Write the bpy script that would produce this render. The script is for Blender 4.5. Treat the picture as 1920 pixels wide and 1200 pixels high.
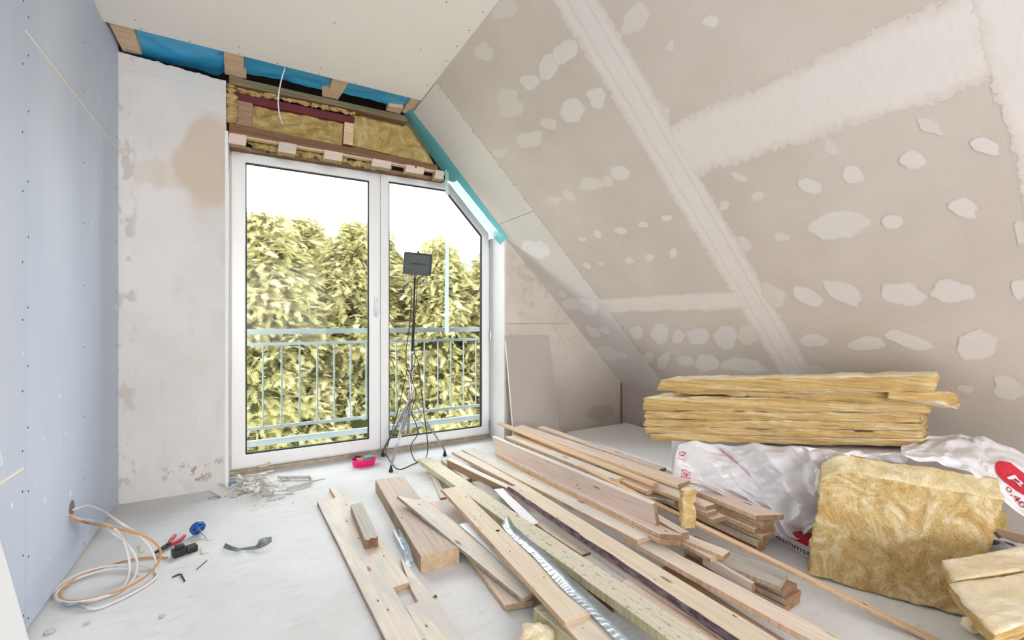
import bpy, math, random
import numpy as np
from mathutils import Vector, Matrix, noise as mn

random.seed(7)
for o in list(bpy.data.objects): bpy.data.objects.remove(o)
SC = bpy.context.scene
COL = SC.collection

# ------------------------------------------------------------------ camera, sky, light, exposure
CAM_H = 1.10; YAW = math.radians(29.95); FPX = 853.0
cam_data = bpy.data.cameras.new('camera'); cam_data.sensor_width = 36; cam_data.lens = FPX/1920*36
cam_data.clip_start = 0.02; cam_data.clip_end = 200
cam = bpy.data.objects.new('camera', cam_data); COL.objects.link(cam)
cam.location = (0, 0, CAM_H); cam.rotation_euler = (math.pi/2, 0, -YAW)
SC.camera = cam
SC.view_settings.view_transform = 'Standard'; SC.view_settings.look = 'None'
SC.view_settings.gamma = 1; SC.view_settings.use_curve_mapping = False
SC.view_settings.exposure = 0.0
world = bpy.data.worlds.new('sky'); SC.world = world; world.use_nodes = True
bg = world.node_tree.nodes['Background']
bg.inputs[0].default_value = (0.93, 0.965, 1.0, 1); bg.inputs[1].default_value = 9.5
sun_data = bpy.data.lights.new('sun', 'SUN'); sun_data.energy = 2.0; sun_data.angle = math.radians(3)
sun_data.color = (1.0, 0.94, 0.82)
sun = bpy.data.objects.new('sun', sun_data); COL.objects.link(sun)
sun.rotation_euler = Vector((0.62, 0.42, -0.70)).to_track_quat('-Z', 'Y').to_euler()
# area lamp added behind the camera as fill, set in a presumed rear window
ar = bpy.data.lights.new('rear_fill_light', 'AREA'); ar.shape = 'RECTANGLE'; ar.size = 2.3; ar.size_y = 1.9
ar.energy = 118; ar.color = (1.0, 0.985, 0.965)
aro = bpy.data.objects.new('rear_fill_light', ar); COL.objects.link(aro)
aro.location = (0.45, -4.3, 1.45); aro.rotation_euler = (math.radians(90), 0, 0)
# portal in the front window opening
pr = bpy.data.lights.new('front_window_portal', 'AREA'); pr.shape = 'RECTANGLE'; pr.size = 2.0; pr.size_y = 2.3
pr.cycles.is_portal = True
pro = bpy.data.objects.new('front_window_portal', pr); COL.objects.link(pro)
pro.location = (0.92, 3.9, 1.17); pro.rotation_euler = (math.radians(-90), 0, 0)
SC.cycles.max_bounces = 10; SC.cycles.diffuse_bounces = 6; SC.cycles.transparent_max_bounces = 16
SC.cycles.sample_clamp_indirect = 6.0
SC.cycles.caustics_reflective = False; SC.cycles.caustics_refractive = False

# ------------------------------------------------------------------ helpers: picture point -> point in the room
FW = Vector((math.sin(YAW), math.cos(YAW), 0)); RT = Vector((math.cos(YAW), -math.sin(YAW), 0))
CAM = Vector((0, 0, CAM_H))
def ray(x, y): return FW + RT*((x-960)/FPX) - Vector((0, 0, (y-600)/FPX))
def hz(x, y, z=0.0):
    r = ray(x, y); return CAM + r*((z-CAM_H)/r.z)
def hy(x, y, Y):
    r = ray(x, y); return CAM + r*(Y/r.y)
def hx(x, y, X):
    r = ray(x, y); return CAM + r*(X/r.x)
def ht(x, y, t): return CAM + ray(x, y)*t

XL = -0.679; YG = 3.521; XK = 3.337; ZK = 0.447; ZC = 2.70; SL = 0.998; YB = -4.4
YW = 3.79                                  # inner plane of the window frame
XO0, XO1 = -0.135, 1.947                   # sides of the window opening
SN = Vector((SL, 0, 1)).normalized()
def zs(X): return ZK + SL*(XK-X)           # height of the sloped ceiling
def hs(x, y, off=0.0):
    r = ray(x, y); n = Vector((SL, 0, 1)); d = ZK + SL*XK
    return CAM + r*((d-n.dot(CAM))/n.dot(r)) - SN*off

# ------------------------------------------------------------------ materials
def srgb(r, g, b):
    f = lambda c: (c/255/12.92) if c/255 <= 0.04045 else ((c/255+0.055)/1.055)**2.4
    return (f(r), f(g), f(b), 1)
class M:
    """small node-graph writer"""
    def __init__(s, name, rough=0.7, spec=0.3, metal=0.0):
        s.m = bpy.data.materials.new(name); s.m.use_nodes = True
        s.nt = s.m.node_tree; s.n = s.nt.nodes; s.l = s.nt.links
        s.b = s.n['Principled BSDF']; s.out = s.n['Material Output']
        s.b.inputs['Roughness'].default_value = rough; s.b.inputs['Metallic'].default_value = metal
        s.b.inputs['Specular IOR Level'].default_value = spec
        s.tc = None; s.bumps = []
    def set(s, sock, v):
        if isinstance(v, bpy.types.NodeSocket): s.l.new(v, sock)
        else: sock.default_value = v
    def obj(s, scale=(1, 1, 1), rand=0.0):
        if s.tc is None: s.tc = s.n.new('ShaderNodeTexCoord')
        v = s.tc.outputs['Object']
        if rand:
            oi = s.n.new('ShaderNodeObjectInfo'); mu = s.n.new('ShaderNodeMath'); mu.operation = 'MULTIPLY'
            s.l.new(oi.outputs['Random'], mu.inputs[0]); mu.inputs[1].default_value = rand
            ad = s.n.new('ShaderNodeVectorMath'); ad.operation = 'ADD'
            s.l.new(v, ad.inputs[0]); s.l.new(mu.outputs[0], ad.inputs[1]); v = ad.outputs[0]
        if scale != (1, 1, 1):
            mp = s.n.new('ShaderNodeVectorMath'); mp.operation = 'MULTIPLY'
            s.l.new(v, mp.inputs[0]); mp.inputs[1].default_value = scale; v = mp.outputs[0]
        return v
    def noise(s, scale, stretch=(1, 1, 1), detail=4, rough=0.55, dist=0.0, rand=0.0):
        t = s.n.new('ShaderNodeTexNoise'); t.inputs['Scale'].default_value = scale
        t.inputs['Detail'].default_value = detail; t.inputs['Roughness'].default_value = rough
        t.inputs['Distortion'].default_value = dist
        s.l.new(s.obj(stretch, rand), t.inputs['Vector']); return t.outputs['Fac']
    def voro(s, scale, stretch=(1, 1, 1), rand=0.0, feature='F1'):
        t = s.n.new('ShaderNodeTexVoronoi'); t.inputs['Scale'].default_value = scale; t.feature = feature
        s.l.new(s.obj(stretch, rand), t.inputs['Vector']); return t.outputs['Distance']
    def mr(s, v, a, b, c=0.0, d=1.0):
        t = s.n.new('ShaderNodeMapRange'); t.interpolation_type = 'SMOOTHSTEP'
        s.l.new(v, t.inputs['Value'])
        for k, q in zip(('From Min', 'From Max', 'To Min', 'To Max'), (a, b, c, d)): t.inputs[k].default_value = q
        return t.outputs['Result']
    def math(s, op, a, b=0.0):
        t = s.n.new('ShaderNodeMath'); t.operation = op; s.set(t.inputs[0], a); s.set(t.inputs[1], b); return t.outputs[0]
    def mix(s, f, a, b):
        t = s.n.new('ShaderNodeMix'); t.data_type = 'RGBA'
        s.set(t.inputs[0], f); s.set(t.inputs[6], a); s.set(t.inputs[7], b); return t.outputs[2]
    def ramp(s, v, stops):
        t = s.n.new('ShaderNodeValToRGB'); e = t.color_ramp.elements
        while len(e) < len(stops): e.new(0.5)
        for k, (p, c) in enumerate(stops): e[k].position = p; e[k].color = c
        s.l.new(v, t.inputs[0]); return t.outputs[0]
    def dist(s, p, warp=0.0, wscale=3.0, axes=(1, 1, 1)):
        v = s.obj()
        if warp:
            t = s.n.new('ShaderNodeTexNoise'); t.inputs['Scale'].default_value = wscale; s.l.new(v, t.inputs['Vector'])
            a = s.n.new('ShaderNodeVectorMath'); a.operation = 'MULTIPLY_ADD'
            s.l.new(t.outputs['Color'], a.inputs[0]); a.inputs[1].default_value = (warp,)*3; s.l.new(v, a.inputs[2]); v = a.outputs[0]
            p = tuple(q+warp*0.5 for q in p)
        d = s.n.new('ShaderNodeVectorMath'); d.operation = 'SUBTRACT'; s.l.new(v, d.inputs[0]); d.inputs[1].default_value = p
        e = s.n.new('ShaderNodeVectorMath'); e.operation = 'MULTIPLY'; s.l.new(d.outputs[0], e.inputs[0]); e.inputs[1].default_value = axes
        f = s.n.new('ShaderNodeVectorMath'); f.operation = 'LENGTH'; s.l.new(e.outputs[0], f.inputs[0]); return f.outputs['Value']
    def attr(s, name):
        t = s.n.new('ShaderNodeAttribute'); t.attribute_name = name; return t
    def bump(s, v, strength=0.3, dist=0.01):
        t = s.n.new('ShaderNodeBump'); t.inputs['Strength'].default_value = strength; t.inputs['Distance'].default_value = dist
        s.l.new(v, t.inputs['Height'])
        if s.bumps: s.l.new(s.bumps[-1], t.inputs['Normal'])
        s.bumps.append(t.outputs[0]); s.l.new(t.outputs[0], s.b.inputs['Normal']); return s
    def col(s, c): s.set(s.b.inputs['Base Color'], c); return s
    def rough(s, c): s.set(s.b.inputs['Roughness'], c); return s
def plain(name, c, rough=0.6, spec=0.3, metal=0.0, var=0.0, vscale=20, bump=0.0):
    q = M(name, rough, spec, metal)
    if var:
        n = q.noise(vscale, detail=4); d = tuple(x*(1-var) for x in c[:3])+(1,); l = tuple(min(1, x*(1+var)) for x in c[:3])+(1,)
        q.col(q.ramp(n, [(0.3, d), (0.7, l)]))
        if bump: q.bump(n, bump, 0.004)
    else: q.col(c)
    return q.m
def wood(name, light, dark, grey=None, greyamt=0.0, knots=1.0, grain=1.0, speck=0.0):
    q = M(name, 0.75, 0.2)
    g = q.noise(6, (0.5, 16*grain, 16*grain), 5, 0.6, 0.6, 31.0)
    c = q.ramp(g, [(0.3, dark), (0.62, light)])
    big = q.noise(2.2, (0.8, 3, 3), 3, 0.5, 0.0, 17.0)
    c = q.mix(q.mr(big, 0.45, 0.75, 0, 0.45), c, dark)
    if grey is not None:
        gn = q.noise(3.0, (0.8, 2.5, 2.5), 4, 0.6, 0.3, 53.0)
        c = q.mix(q.mr(gn, 0.62-greyamt*0.35, 0.78-greyamt*0.3, 0, 0.85), c, grey)
    if knots:
        k = q.voro(1.0, (3.2, 11, 3), 71.0)
        c = q.mix(q.mr(k, 0.05, 0.13, 0.8*knots, 0), c, srgb(118, 82, 58))
        k2 = q.voro(1.0, (7, 22, 8), 23.0)
        c = q.mix(q.mr(k2, 0.05, 0.085, 0.9, 0), c, srgb(58, 44, 36))
    if speck:
        sp = q.noise(55, (0.6, 1, 1), 3, 0.7, 0, 11.0)
        c = q.mix(q.mr(sp, 0.56, 0.66, 0, speck), c, srgb(150, 132, 100))
    q.col(c); q.bump(g, 0.25, 0.003); return q.m
MAT = {}
def P(name): return MAT[name]
MAT['pine'] = wood('pine_planed', srgb(230, 217, 202), srgb(208, 188, 168), srgb(206, 200, 192), 0.4)
MAT['pine_pink'] = wood('pine_pink', srgb(224, 205, 192), srgb(204, 182, 166), srgb(196, 188, 180), 0.3)
MAT['pine_pale'] = wood('pine_pale', srgb(230, 222, 210), srgb(212, 198, 182), srgb(204, 201, 196), 0.55)
MAT['pine_yellow'] = wood('pine_yellow', srgb(232, 218, 198), srgb(214, 194, 170), srgb(206, 200, 190), 0.25)
MAT['grey'] = wood('weathered_grey', srgb(196, 191, 183), srgb(168, 160, 149), srgb(150, 146, 140), 0.4, 0.5)
MAT['green'] = wood('rough_sawn_greenish', srgb(222, 216, 198), srgb(206, 198, 176), None, 0, 0, 1.5, 0.7)
MAT['brown'] = wood('brown_old', srgb(176, 148, 124), srgb(142, 112, 88), srgb(124, 110, 98), 0.2, 0.6)
MAT['oldbeam'] = wood('old_beam', srgb(206, 190, 178), srgb(182, 162, 148), srgb(188, 180, 172), 0.45, 0.5)
MAT['dark'] = wood('dark_timber', srgb(138, 104, 78), srgb(100, 70, 50), srgb(110, 92, 76), 0.2, 0.5)
MAT['olive'] = wood('olive_timber', srgb(136, 126, 98), srgb(106, 96, 70), None, 0, 0.3)
MAT['lath'] = wood('lath', srgb(228, 202, 170), srgb(206, 170, 132), None, 0, 0.5)
def sawn(name, a, b):
    q = M(name, 0.85, 0.1)
    s = q.noise(9, (9, 1.5, 1.5), 4, 0.7, 0, 13.0); d = q.noise(3, (1, 1, 1), 3, 0.5, 0, 29.0)
    c = q.ramp(s, [(0.35, a), (0.65, b)]); c = q.mix(q.mr(d, 0.55, 0.75, 0, 0.6), c, srgb(110, 82, 60))
    q.col(c); q.bump(s, 0.5, 0.003); return q.m
MAT['saw'] = sawn('sawn_edge', srgb(190, 156, 124), srgb(216, 186, 154))
MAT['saw_grey'] = sawn('sawn_edge_grey', srgb(150, 130, 112), srgb(180, 162, 142))
MAT['saw_green'] = sawn('sawn_edge_green', srgb(178, 168, 128), srgb(208, 198, 160))
MAT['endgrain'] = sawn('end_grain', srgb(172, 148, 120), srgb(198, 174, 144))
MAT['end_dark'] = sawn('end_grain_dark', srgb(124, 96, 74), srgb(152, 122, 96))
q = M('bark_edge', 0.9, 0.1); v = q.noise(12, (2, 8, 8), 4); q.col(q.ramp(v, [(0.35, srgb(70, 58, 62)), (0.7, srgb(128, 110, 116))])); q.bump(v, 0.6, 0.006); MAT['bark'] = q.m

# --- building surfaces
q = M('concrete_floor', 0.8, 0.25)
a = q.noise(1.3, (1, 1, 1), 5, 0.6); b = q.noise(9, (1, 3.5, 1), 5, 0.65, 0.5); c = q.noise(90, (1, 1, 1), 3, 0.6)
cc = q.ramp(a, [(0.3, srgb(202, 202, 201)), (0.7, srgb(226, 226, 226))])
cc = q.mix(q.mr(b, 0.52, 0.75, 0, 0.45), cc, srgb(186, 182, 178))
cc = q.mix(q.mr(c, 0.60, 0.78, 0, 0.35), cc, srgb(160, 154, 148))
q.col(cc); q.bump(b, 0.12, 0.004).bump(c, 0.1, 0.002); MAT['floor'] = q.m
q = M('blue_plasterboard', 0.65, 0.25)
a = q.noise(1.5, (1, 1, 0.4), 4); b = q.noise(6, (1, 1, 0.12), 4, 0.6)
cc = q.ramp(a, [(0.3, srgb(190, 201, 221)), (0.7, srgb(206, 214, 230))])
cc = q.mix(q.mr(b, 0.55, 0.8, 0, 0.25), cc, srgb(224, 228, 234))
s = q.noise(18, (1, 1.4, 0.9), 2, 0.4); m2 = q.noise(1.1, (1, 1, 1), 2)
cc = q.mix(q.math('MULTIPLY', q.mr(s, 0.72, 0.76), q.mr(m2, 0.5, 0.6)), cc, srgb(236, 238, 242))
q.col(cc); MAT['blueboard'] = q.m
MAT['boardcore'] = plain('plasterboard_core', srgb(238, 232, 220), 0.8)
MAT['screwhead'] = plain('screw_head', srgb(62, 64, 72), 0.5)
q = M('old_plaster', 0.85, 0.15)
a = q.noise(1.6, (1, 1, 1), 5, 0.6); b = q.noise(28, (1, 1, 1), 4, 0.6); z = q.noise(7, (1, 1, 0.35), 4)
cc = q.ramp(a, [(0.3, srgb(208, 203, 198)), (0.7, srgb(224, 221, 218))])
cc = q.mix(q.mr(z, 0.55, 0.8, 0, 0.4), cc, srgb(188, 182, 176))
cc = q.mix(q.mr(q.dist((-0.21, YG, 2.12), 0.18, 3, (1.2, 1, 0.8)), 0.20, 0.26, 0.75, 0), cc, srgb(200, 180, 160))
cc = q.mix(q.mr(q.dist((-0.40, YG, 2.02), 0.35, 5, (0.8, 1, 1.8)), 0.16, 0.22, 0.4, 0), cc, srgb(206, 190, 164))
dm = q.noise(14, (1, 1, 1), 4, 0.7)
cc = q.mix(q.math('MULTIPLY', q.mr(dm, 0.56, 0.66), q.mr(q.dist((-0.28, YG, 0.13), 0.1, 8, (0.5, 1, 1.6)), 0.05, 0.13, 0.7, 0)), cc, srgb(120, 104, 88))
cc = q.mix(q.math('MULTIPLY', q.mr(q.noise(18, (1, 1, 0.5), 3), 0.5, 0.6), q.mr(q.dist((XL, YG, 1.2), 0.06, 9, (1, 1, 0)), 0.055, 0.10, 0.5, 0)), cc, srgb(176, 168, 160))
q.col(cc); q.bump(b, 0.25, 0.004).bump(z, 0.3, 0.01); MAT['plaster'] = q.m
q = M('beige_gable_board', 0.85, 0.15)
a = q.noise(2, (1, 1, 1), 5, 0.6); cc = q.ramp(a, [(0.3, srgb(200, 189, 176)), (0.7, srgb(214, 205, 194))])
cc = q.mix(q.math('MULTIPLY', q.mr(q.noise(9, (1, 1, 1), 4), 0.5, 0.62), q.mr(q.dist((2.2, YG, 1.45), 0.2, 5), 0.2, 0.4, 0.4, 0)), cc, srgb(178, 164, 146))
cc = q.mix(q.mr(q.dist((3.05, YG, 0.17), 0.06, 6, (0.4, 1, 1)), 0.06, 0.09, 0.6, 0), cc, srgb(176, 168, 158))
q.col(cc); MAT['gable'] = q.m
q = M('grey_plasterboard', 0.85, 0.15)
a = q.noise(2.5, (1, 1, 1), 5, 0.6); f = q.noise(45, (1, 1, 1), 3, 0.7)
cc = q.ramp(a, [(0.3, srgb(203, 191, 178)), (0.7, srgb(213, 202, 190))]); cc = q.mix(q.mr(f, 0.55, 0.75, 0, 0.25), cc, srgb(190, 176, 162))
q.col(cc); MAT['slopeboard'] = q.m
MAT['slopewhite'] = plain('pale_plasterboard', srgb(222, 215, 208), 0.8, 0.2, 0, 0.02, 4)
MAT['ceilboard'] = plain('ceiling_board', srgb(241, 235, 227), 0.8, 0.2, 0, 0.015, 3)
MAT['knee'] = plain('knee_board', srgb(186, 176, 168), 0.85, 0.2, 0, 0.03, 3)
MAT['joint'] = plain('joint_line', srgb(128, 118, 110), 0.9)
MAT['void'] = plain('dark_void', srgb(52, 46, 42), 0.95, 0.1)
MAT['white'] = plain('white_pvc', srgb(240, 240, 240), 0.3, 0.45)
MAT['reveal'] = plain('white_plaster_reveal', srgb(232, 231, 228), 0.8, 0.2, 0, 0.02, 8)
MAT['gasket'] = plain('black_gasket', srgb(45, 48, 52), 0.5)
MAT['dirtystrip'] = plain('dirty_seal', srgb(176, 164, 146), 0.9, 0.1, 0, 0.2, 30)
# joint compound: brushed on, ragged towards its border (attribute a: 1 inside, 0 at the border)
def filler(name, col, edge, top=1.0, streak=(1, 6, 1), under=srgb(208, 197, 185)):
    """opaque with a ragged border; where it is spread thin the board's own colour shows in it"""
    q = M(name, 0.8, 0.2)
    at = q.attr('a').outputs['Fac']; n = q.noise(30, (1, 1, 1), 4, 0.65); st = q.noise(11, streak, 4)
    v = q.math('ADD', at, q.math('MULTIPLY', q.math('SUBTRACT', n, 0.5), 0.9))
    f = q.mr(v, edge, edge+0.012)
    thick = q.math('MULTIPLY', q.mr(v, edge, edge+0.5, 0.45, 1.0), q.mr(st, 0.25, 0.6, 0.8*top, top))
    q.col(q.mix(thick, under, col)); t = q.n.new('ShaderNodeBsdfTransparent'); mx = q.n.new('ShaderNodeMixShader')
    q.l.new(f, mx.inputs[0]); q.l.new(t.outputs[0], mx.inputs[1]); q.l.new(q.b.outputs[0], mx.inputs[2]); q.l.new(mx.outputs[0], q.out.inputs[0])
    return q.m
MAT['band'] = filler('joint_compound_band', srgb(228, 220, 212), 0.18)
MAT['patch'] = filler('joint_compound_patch', srgb(232, 227, 222), 0.12, 0.62, (6, 1, 1))
MAT['patch_white'] = filler('joint_compound_on_pale_board', srgb(238, 235, 231), 0.15, 0.8, (6, 1, 1), srgb(222, 215, 208))
MAT['patch_faint'] = filler('joint_compound_thin', srgb(228, 222, 213), 0.15, 0.5)
# glass: thin pane
q = M('window_glass', 0.02)
t = q.n.new('ShaderNodeBsdfTransparent'); g = q.n.new('ShaderNodeBsdfGlossy'); g.inputs['Roughness'].default_value = 0.01
t.inputs[0].default_value = (0.97, 0.985, 0.98, 1)
lw = q.n.new('ShaderNodeFresnel'); lw.inputs[0].default_value = 1.13; mx = q.n.new('ShaderNodeMixShader')
q.l.new(lw.outputs[0], mx.inputs[0]); q.l.new(t.outputs[0], mx.inputs[1]); q.l.new(g.outputs[0], mx.inputs[2]); q.l.new(mx.outputs[0], q.out.inputs[0]); MAT['glass'] = q.m
def film(name, col, alpha, rough=0.35, transl=0.4, bumpscale=0):
    q = M(name, rough, 0.5); q.col(col)
    tl = q.n.new('ShaderNodeBsdfTranslucent'); tl.inputs[0].default_value = col
    mx = q.n.new('ShaderNodeMixShader'); mx.inputs[0].default_value = transl
    q.l.new(q.b.outputs[0], mx.inputs[1]); q.l.new(tl.outputs[0], mx.inputs[2])
    t = q.n.new('ShaderNodeBsdfTransparent'); m2 = q.n.new('ShaderNodeMixShader'); m2.inputs[0].default_value = alpha
    q.l.new(t.outputs[0], m2.inputs[1]); q.l.new(mx.outputs[0], m2.inputs[2]); q.l.new(m2.outputs[0], q.out.inputs[0])
    if bumpscale: q.bump(q.noise(bumpscale, (1, 1, 1), 3), 0.3, 0.006)
    return q.m
MAT['bluefoil'] = film('blue_vapour_foil', srgb(70, 184, 236), 1.0, 0.3, 0.1, 14)
MAT['teal'] = film('teal_membrane', srgb(120, 200, 208), 0.92, 0.4, 0.5)
MAT['tealtape'] = film('teal_tape', srgb(186, 222, 222), 0.9, 0.4, 0.5)
MAT['bag'] = film('white_plastic_sheet', srgb(240, 238, 240), 0.95, 0.28, 0.25, 25)
MAT['clearbag'] = film('clear_plastic', srgb(225, 225, 228), 0.4, 0.15, 0.2, 30)
MAT['redprint'] = plain('red_print', srgb(190, 40, 58), 0.4)
MAT['paleprint'] = plain('pale_pink_print', srgb(214, 170, 178), 0.4)
MAT['greyprint'] = plain('grey_print', srgb(176, 186, 188), 0.4)
MAT['blackprint'] = plain('black_print', srgb(30, 28, 30), 0.5)
MAT['redfilm'] = plain('red_film', srgb(176, 24, 44), 0.35, 0.5)
MAT['packwhite'] = plain('package_film', srgb(214, 208, 212), 0.35, 0.5, 0, 0.03, 9)
# glass wool
def wool(name, a, b, c, stretch, scale, dist=0.6, dark=srgb(176, 128, 64), fine=60):
    q = M(name, 0.95, 0.05)
    n = q.noise(scale, stretch, 7, 0.72, dist, 5.0); f = q.noise(fine, stretch, 5, 0.75, dist*2, 5.0); g = q.noise(scale*.4, stretch, 4, 0.6, dist, 9.0)
    col = q.ramp(n, [(0.34, a), (0.5, b), (0.64, c)]); col = q.mix(q.mr(f, 0.5, 0.7, 0, 0.55), col, c); col = q.mix(q.mr(f, 0.48, 0.34, 0, 0.5), col, dark)
    col = q.mix(q.mr(g, 0.56, 0.74, 0, 0.45), col, dark)
    q.col(col); q.bump(f, 0.8, 0.006).bump(n, 0.7, 0.02); return q.m
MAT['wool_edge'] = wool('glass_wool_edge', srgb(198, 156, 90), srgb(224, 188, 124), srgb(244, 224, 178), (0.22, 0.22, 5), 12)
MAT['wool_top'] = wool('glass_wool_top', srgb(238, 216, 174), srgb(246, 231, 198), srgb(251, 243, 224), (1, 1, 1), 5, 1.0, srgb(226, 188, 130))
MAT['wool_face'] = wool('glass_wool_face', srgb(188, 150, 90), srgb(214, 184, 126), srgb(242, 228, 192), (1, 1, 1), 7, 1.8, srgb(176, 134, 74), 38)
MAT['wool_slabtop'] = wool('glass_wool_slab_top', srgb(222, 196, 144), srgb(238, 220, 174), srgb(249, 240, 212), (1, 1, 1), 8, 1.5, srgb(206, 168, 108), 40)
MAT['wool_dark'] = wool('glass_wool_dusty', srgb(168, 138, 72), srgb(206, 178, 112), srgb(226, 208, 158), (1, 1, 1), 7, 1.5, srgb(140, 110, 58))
MAT['wool_pale'] = plain('pale_fibre', srgb(226, 206, 160), .9)
MAT['styro'] = plain('white_foam_board', srgb(246, 246, 247), 0.6, 0.3, 0, 0.01, 30)
MAT['steelred'] = plain('oxide_red_steel', srgb(104, 42, 48), 0.6, 0.3, 0, 0.12, 12)
MAT['galv'] = plain('galvanised_steel', srgb(196, 203, 210), 0.35, 0.5, 0.6, 0.3, 45, 0.5)
MAT['galv_dark'] = plain('galvanised_wing', srgb(160, 172, 180), 0.4, 0.5, 0.6, 0.12, 18)
MAT['whitemetal'] = plain('white_metal_strip', srgb(242, 243, 246), 0.35, 0.5)
MAT['railing'] = plain('galvanised_railing', srgb(146, 156, 160), 0.45, 0.4, 0.3, 0.05, 20)
MAT['chrome'] = plain('dull_chrome', srgb(178, 178, 180), 0.3, 0.5, 0.85)
MAT['black'] = plain('black_plastic', srgb(40, 41, 44), 0.45, 0.4)
MAT['blackrubber'] = plain('black_rubber_cable', srgb(52, 52, 55), 0.6)
q = M('lamp_glass', 0.4, 0.3); q.col(srgb(70, 76, 74)); MAT['lampglass'] = q.m
MAT['reflector'] = plain('lamp_reflector', srgb(66, 72, 70), 0.5, 0.4, 0.0)
MAT['cablewhite'] = plain('white_cable', srgb(214, 210, 210), 0.5, 0.35)
MAT['cableorange'] = plain('orange_cable', srgb(200, 142, 82), 0.5, 0.35)
MAT['copper'] = plain('bare_wire', srgb(150, 170, 176), 0.4, 0.5, 0.3)
MAT['pink'] = plain('pink_plastic', srgb(238, 30, 120), 0.35, 0.5)
MAT['card'] = plain('brown_card', srgb(206, 176, 140), 0.8)
MAT['labelblue'] = plain('label_teal', srgb(110, 160, 160), 0.5, 0.3, 0, 0.4, 60)
MAT['handlered'] = plain('red_grip', srgb(196, 40, 66), 0.4, 0.5)
MAT['toolsteel'] = plain('tool_steel', srgb(66, 66, 70), 0.4, 0.5, 0.6)
MAT['blueplastic'] = plain('blue_plastic', srgb(28, 84, 164), 0.35, 0.5)
MAT['scrap'] = plain('plaster_scrap', srgb(222, 216, 208), 0.85, 0.2, 0, 0.12, 14, 0.4)
MAT['scrapgrey'] = plain('grey_scrap', srgb(190, 184, 178), 0.85, 0.2, 0, 0.15, 20, 0.4)
MAT['paper'] = plain('white_card', srgb(240, 238, 234), 0.8)
MAT['greyfoil'] = plain('grey_foil', srgb(112, 118, 122), 0.4, 0.5, 0.1, 0.2, 30)
MAT['greenwire'] = plain('green_wire', srgb(176, 190, 110), 0.5)
MAT['bluegrey'] = plain('blue_grey_plastic', srgb(120, 140, 170), 0.5)
MAT['trunk'] = plain('tree_trunk', srgb(196, 150, 116), 0.9, 0.1, 0, 0.25, 6, 0.6)
MAT['twig'] = plain('dead_twig', srgb(150, 120, 96), 0.9, 0.1)
MAT['lawn'] = plain('garden_ground', srgb(120, 126, 86), 0.95, 0.1, 0, 0.4, 1.5)
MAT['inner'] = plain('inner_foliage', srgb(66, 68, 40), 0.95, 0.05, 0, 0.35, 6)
q = M('conifer_foliage', 0.7, 0.2)
q.col(q.attr('tint').outputs['Color'])
tl = q.n.new('ShaderNodeBsdfTranslucent'); q.l.new(q.n['Attribute'].outputs['Color'], tl.inputs[0])
mx = q.n.new('ShaderNodeMixShader'); mx.inputs[0].default_value = 0.35
q.l.new(q.b.outputs[0], mx.inputs[1]); q.l.new(tl.outputs[0], mx.inputs[2]); q.l.new(mx.outputs[0], q.out.inputs[0]); MAT['foliage'] = q.m

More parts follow.
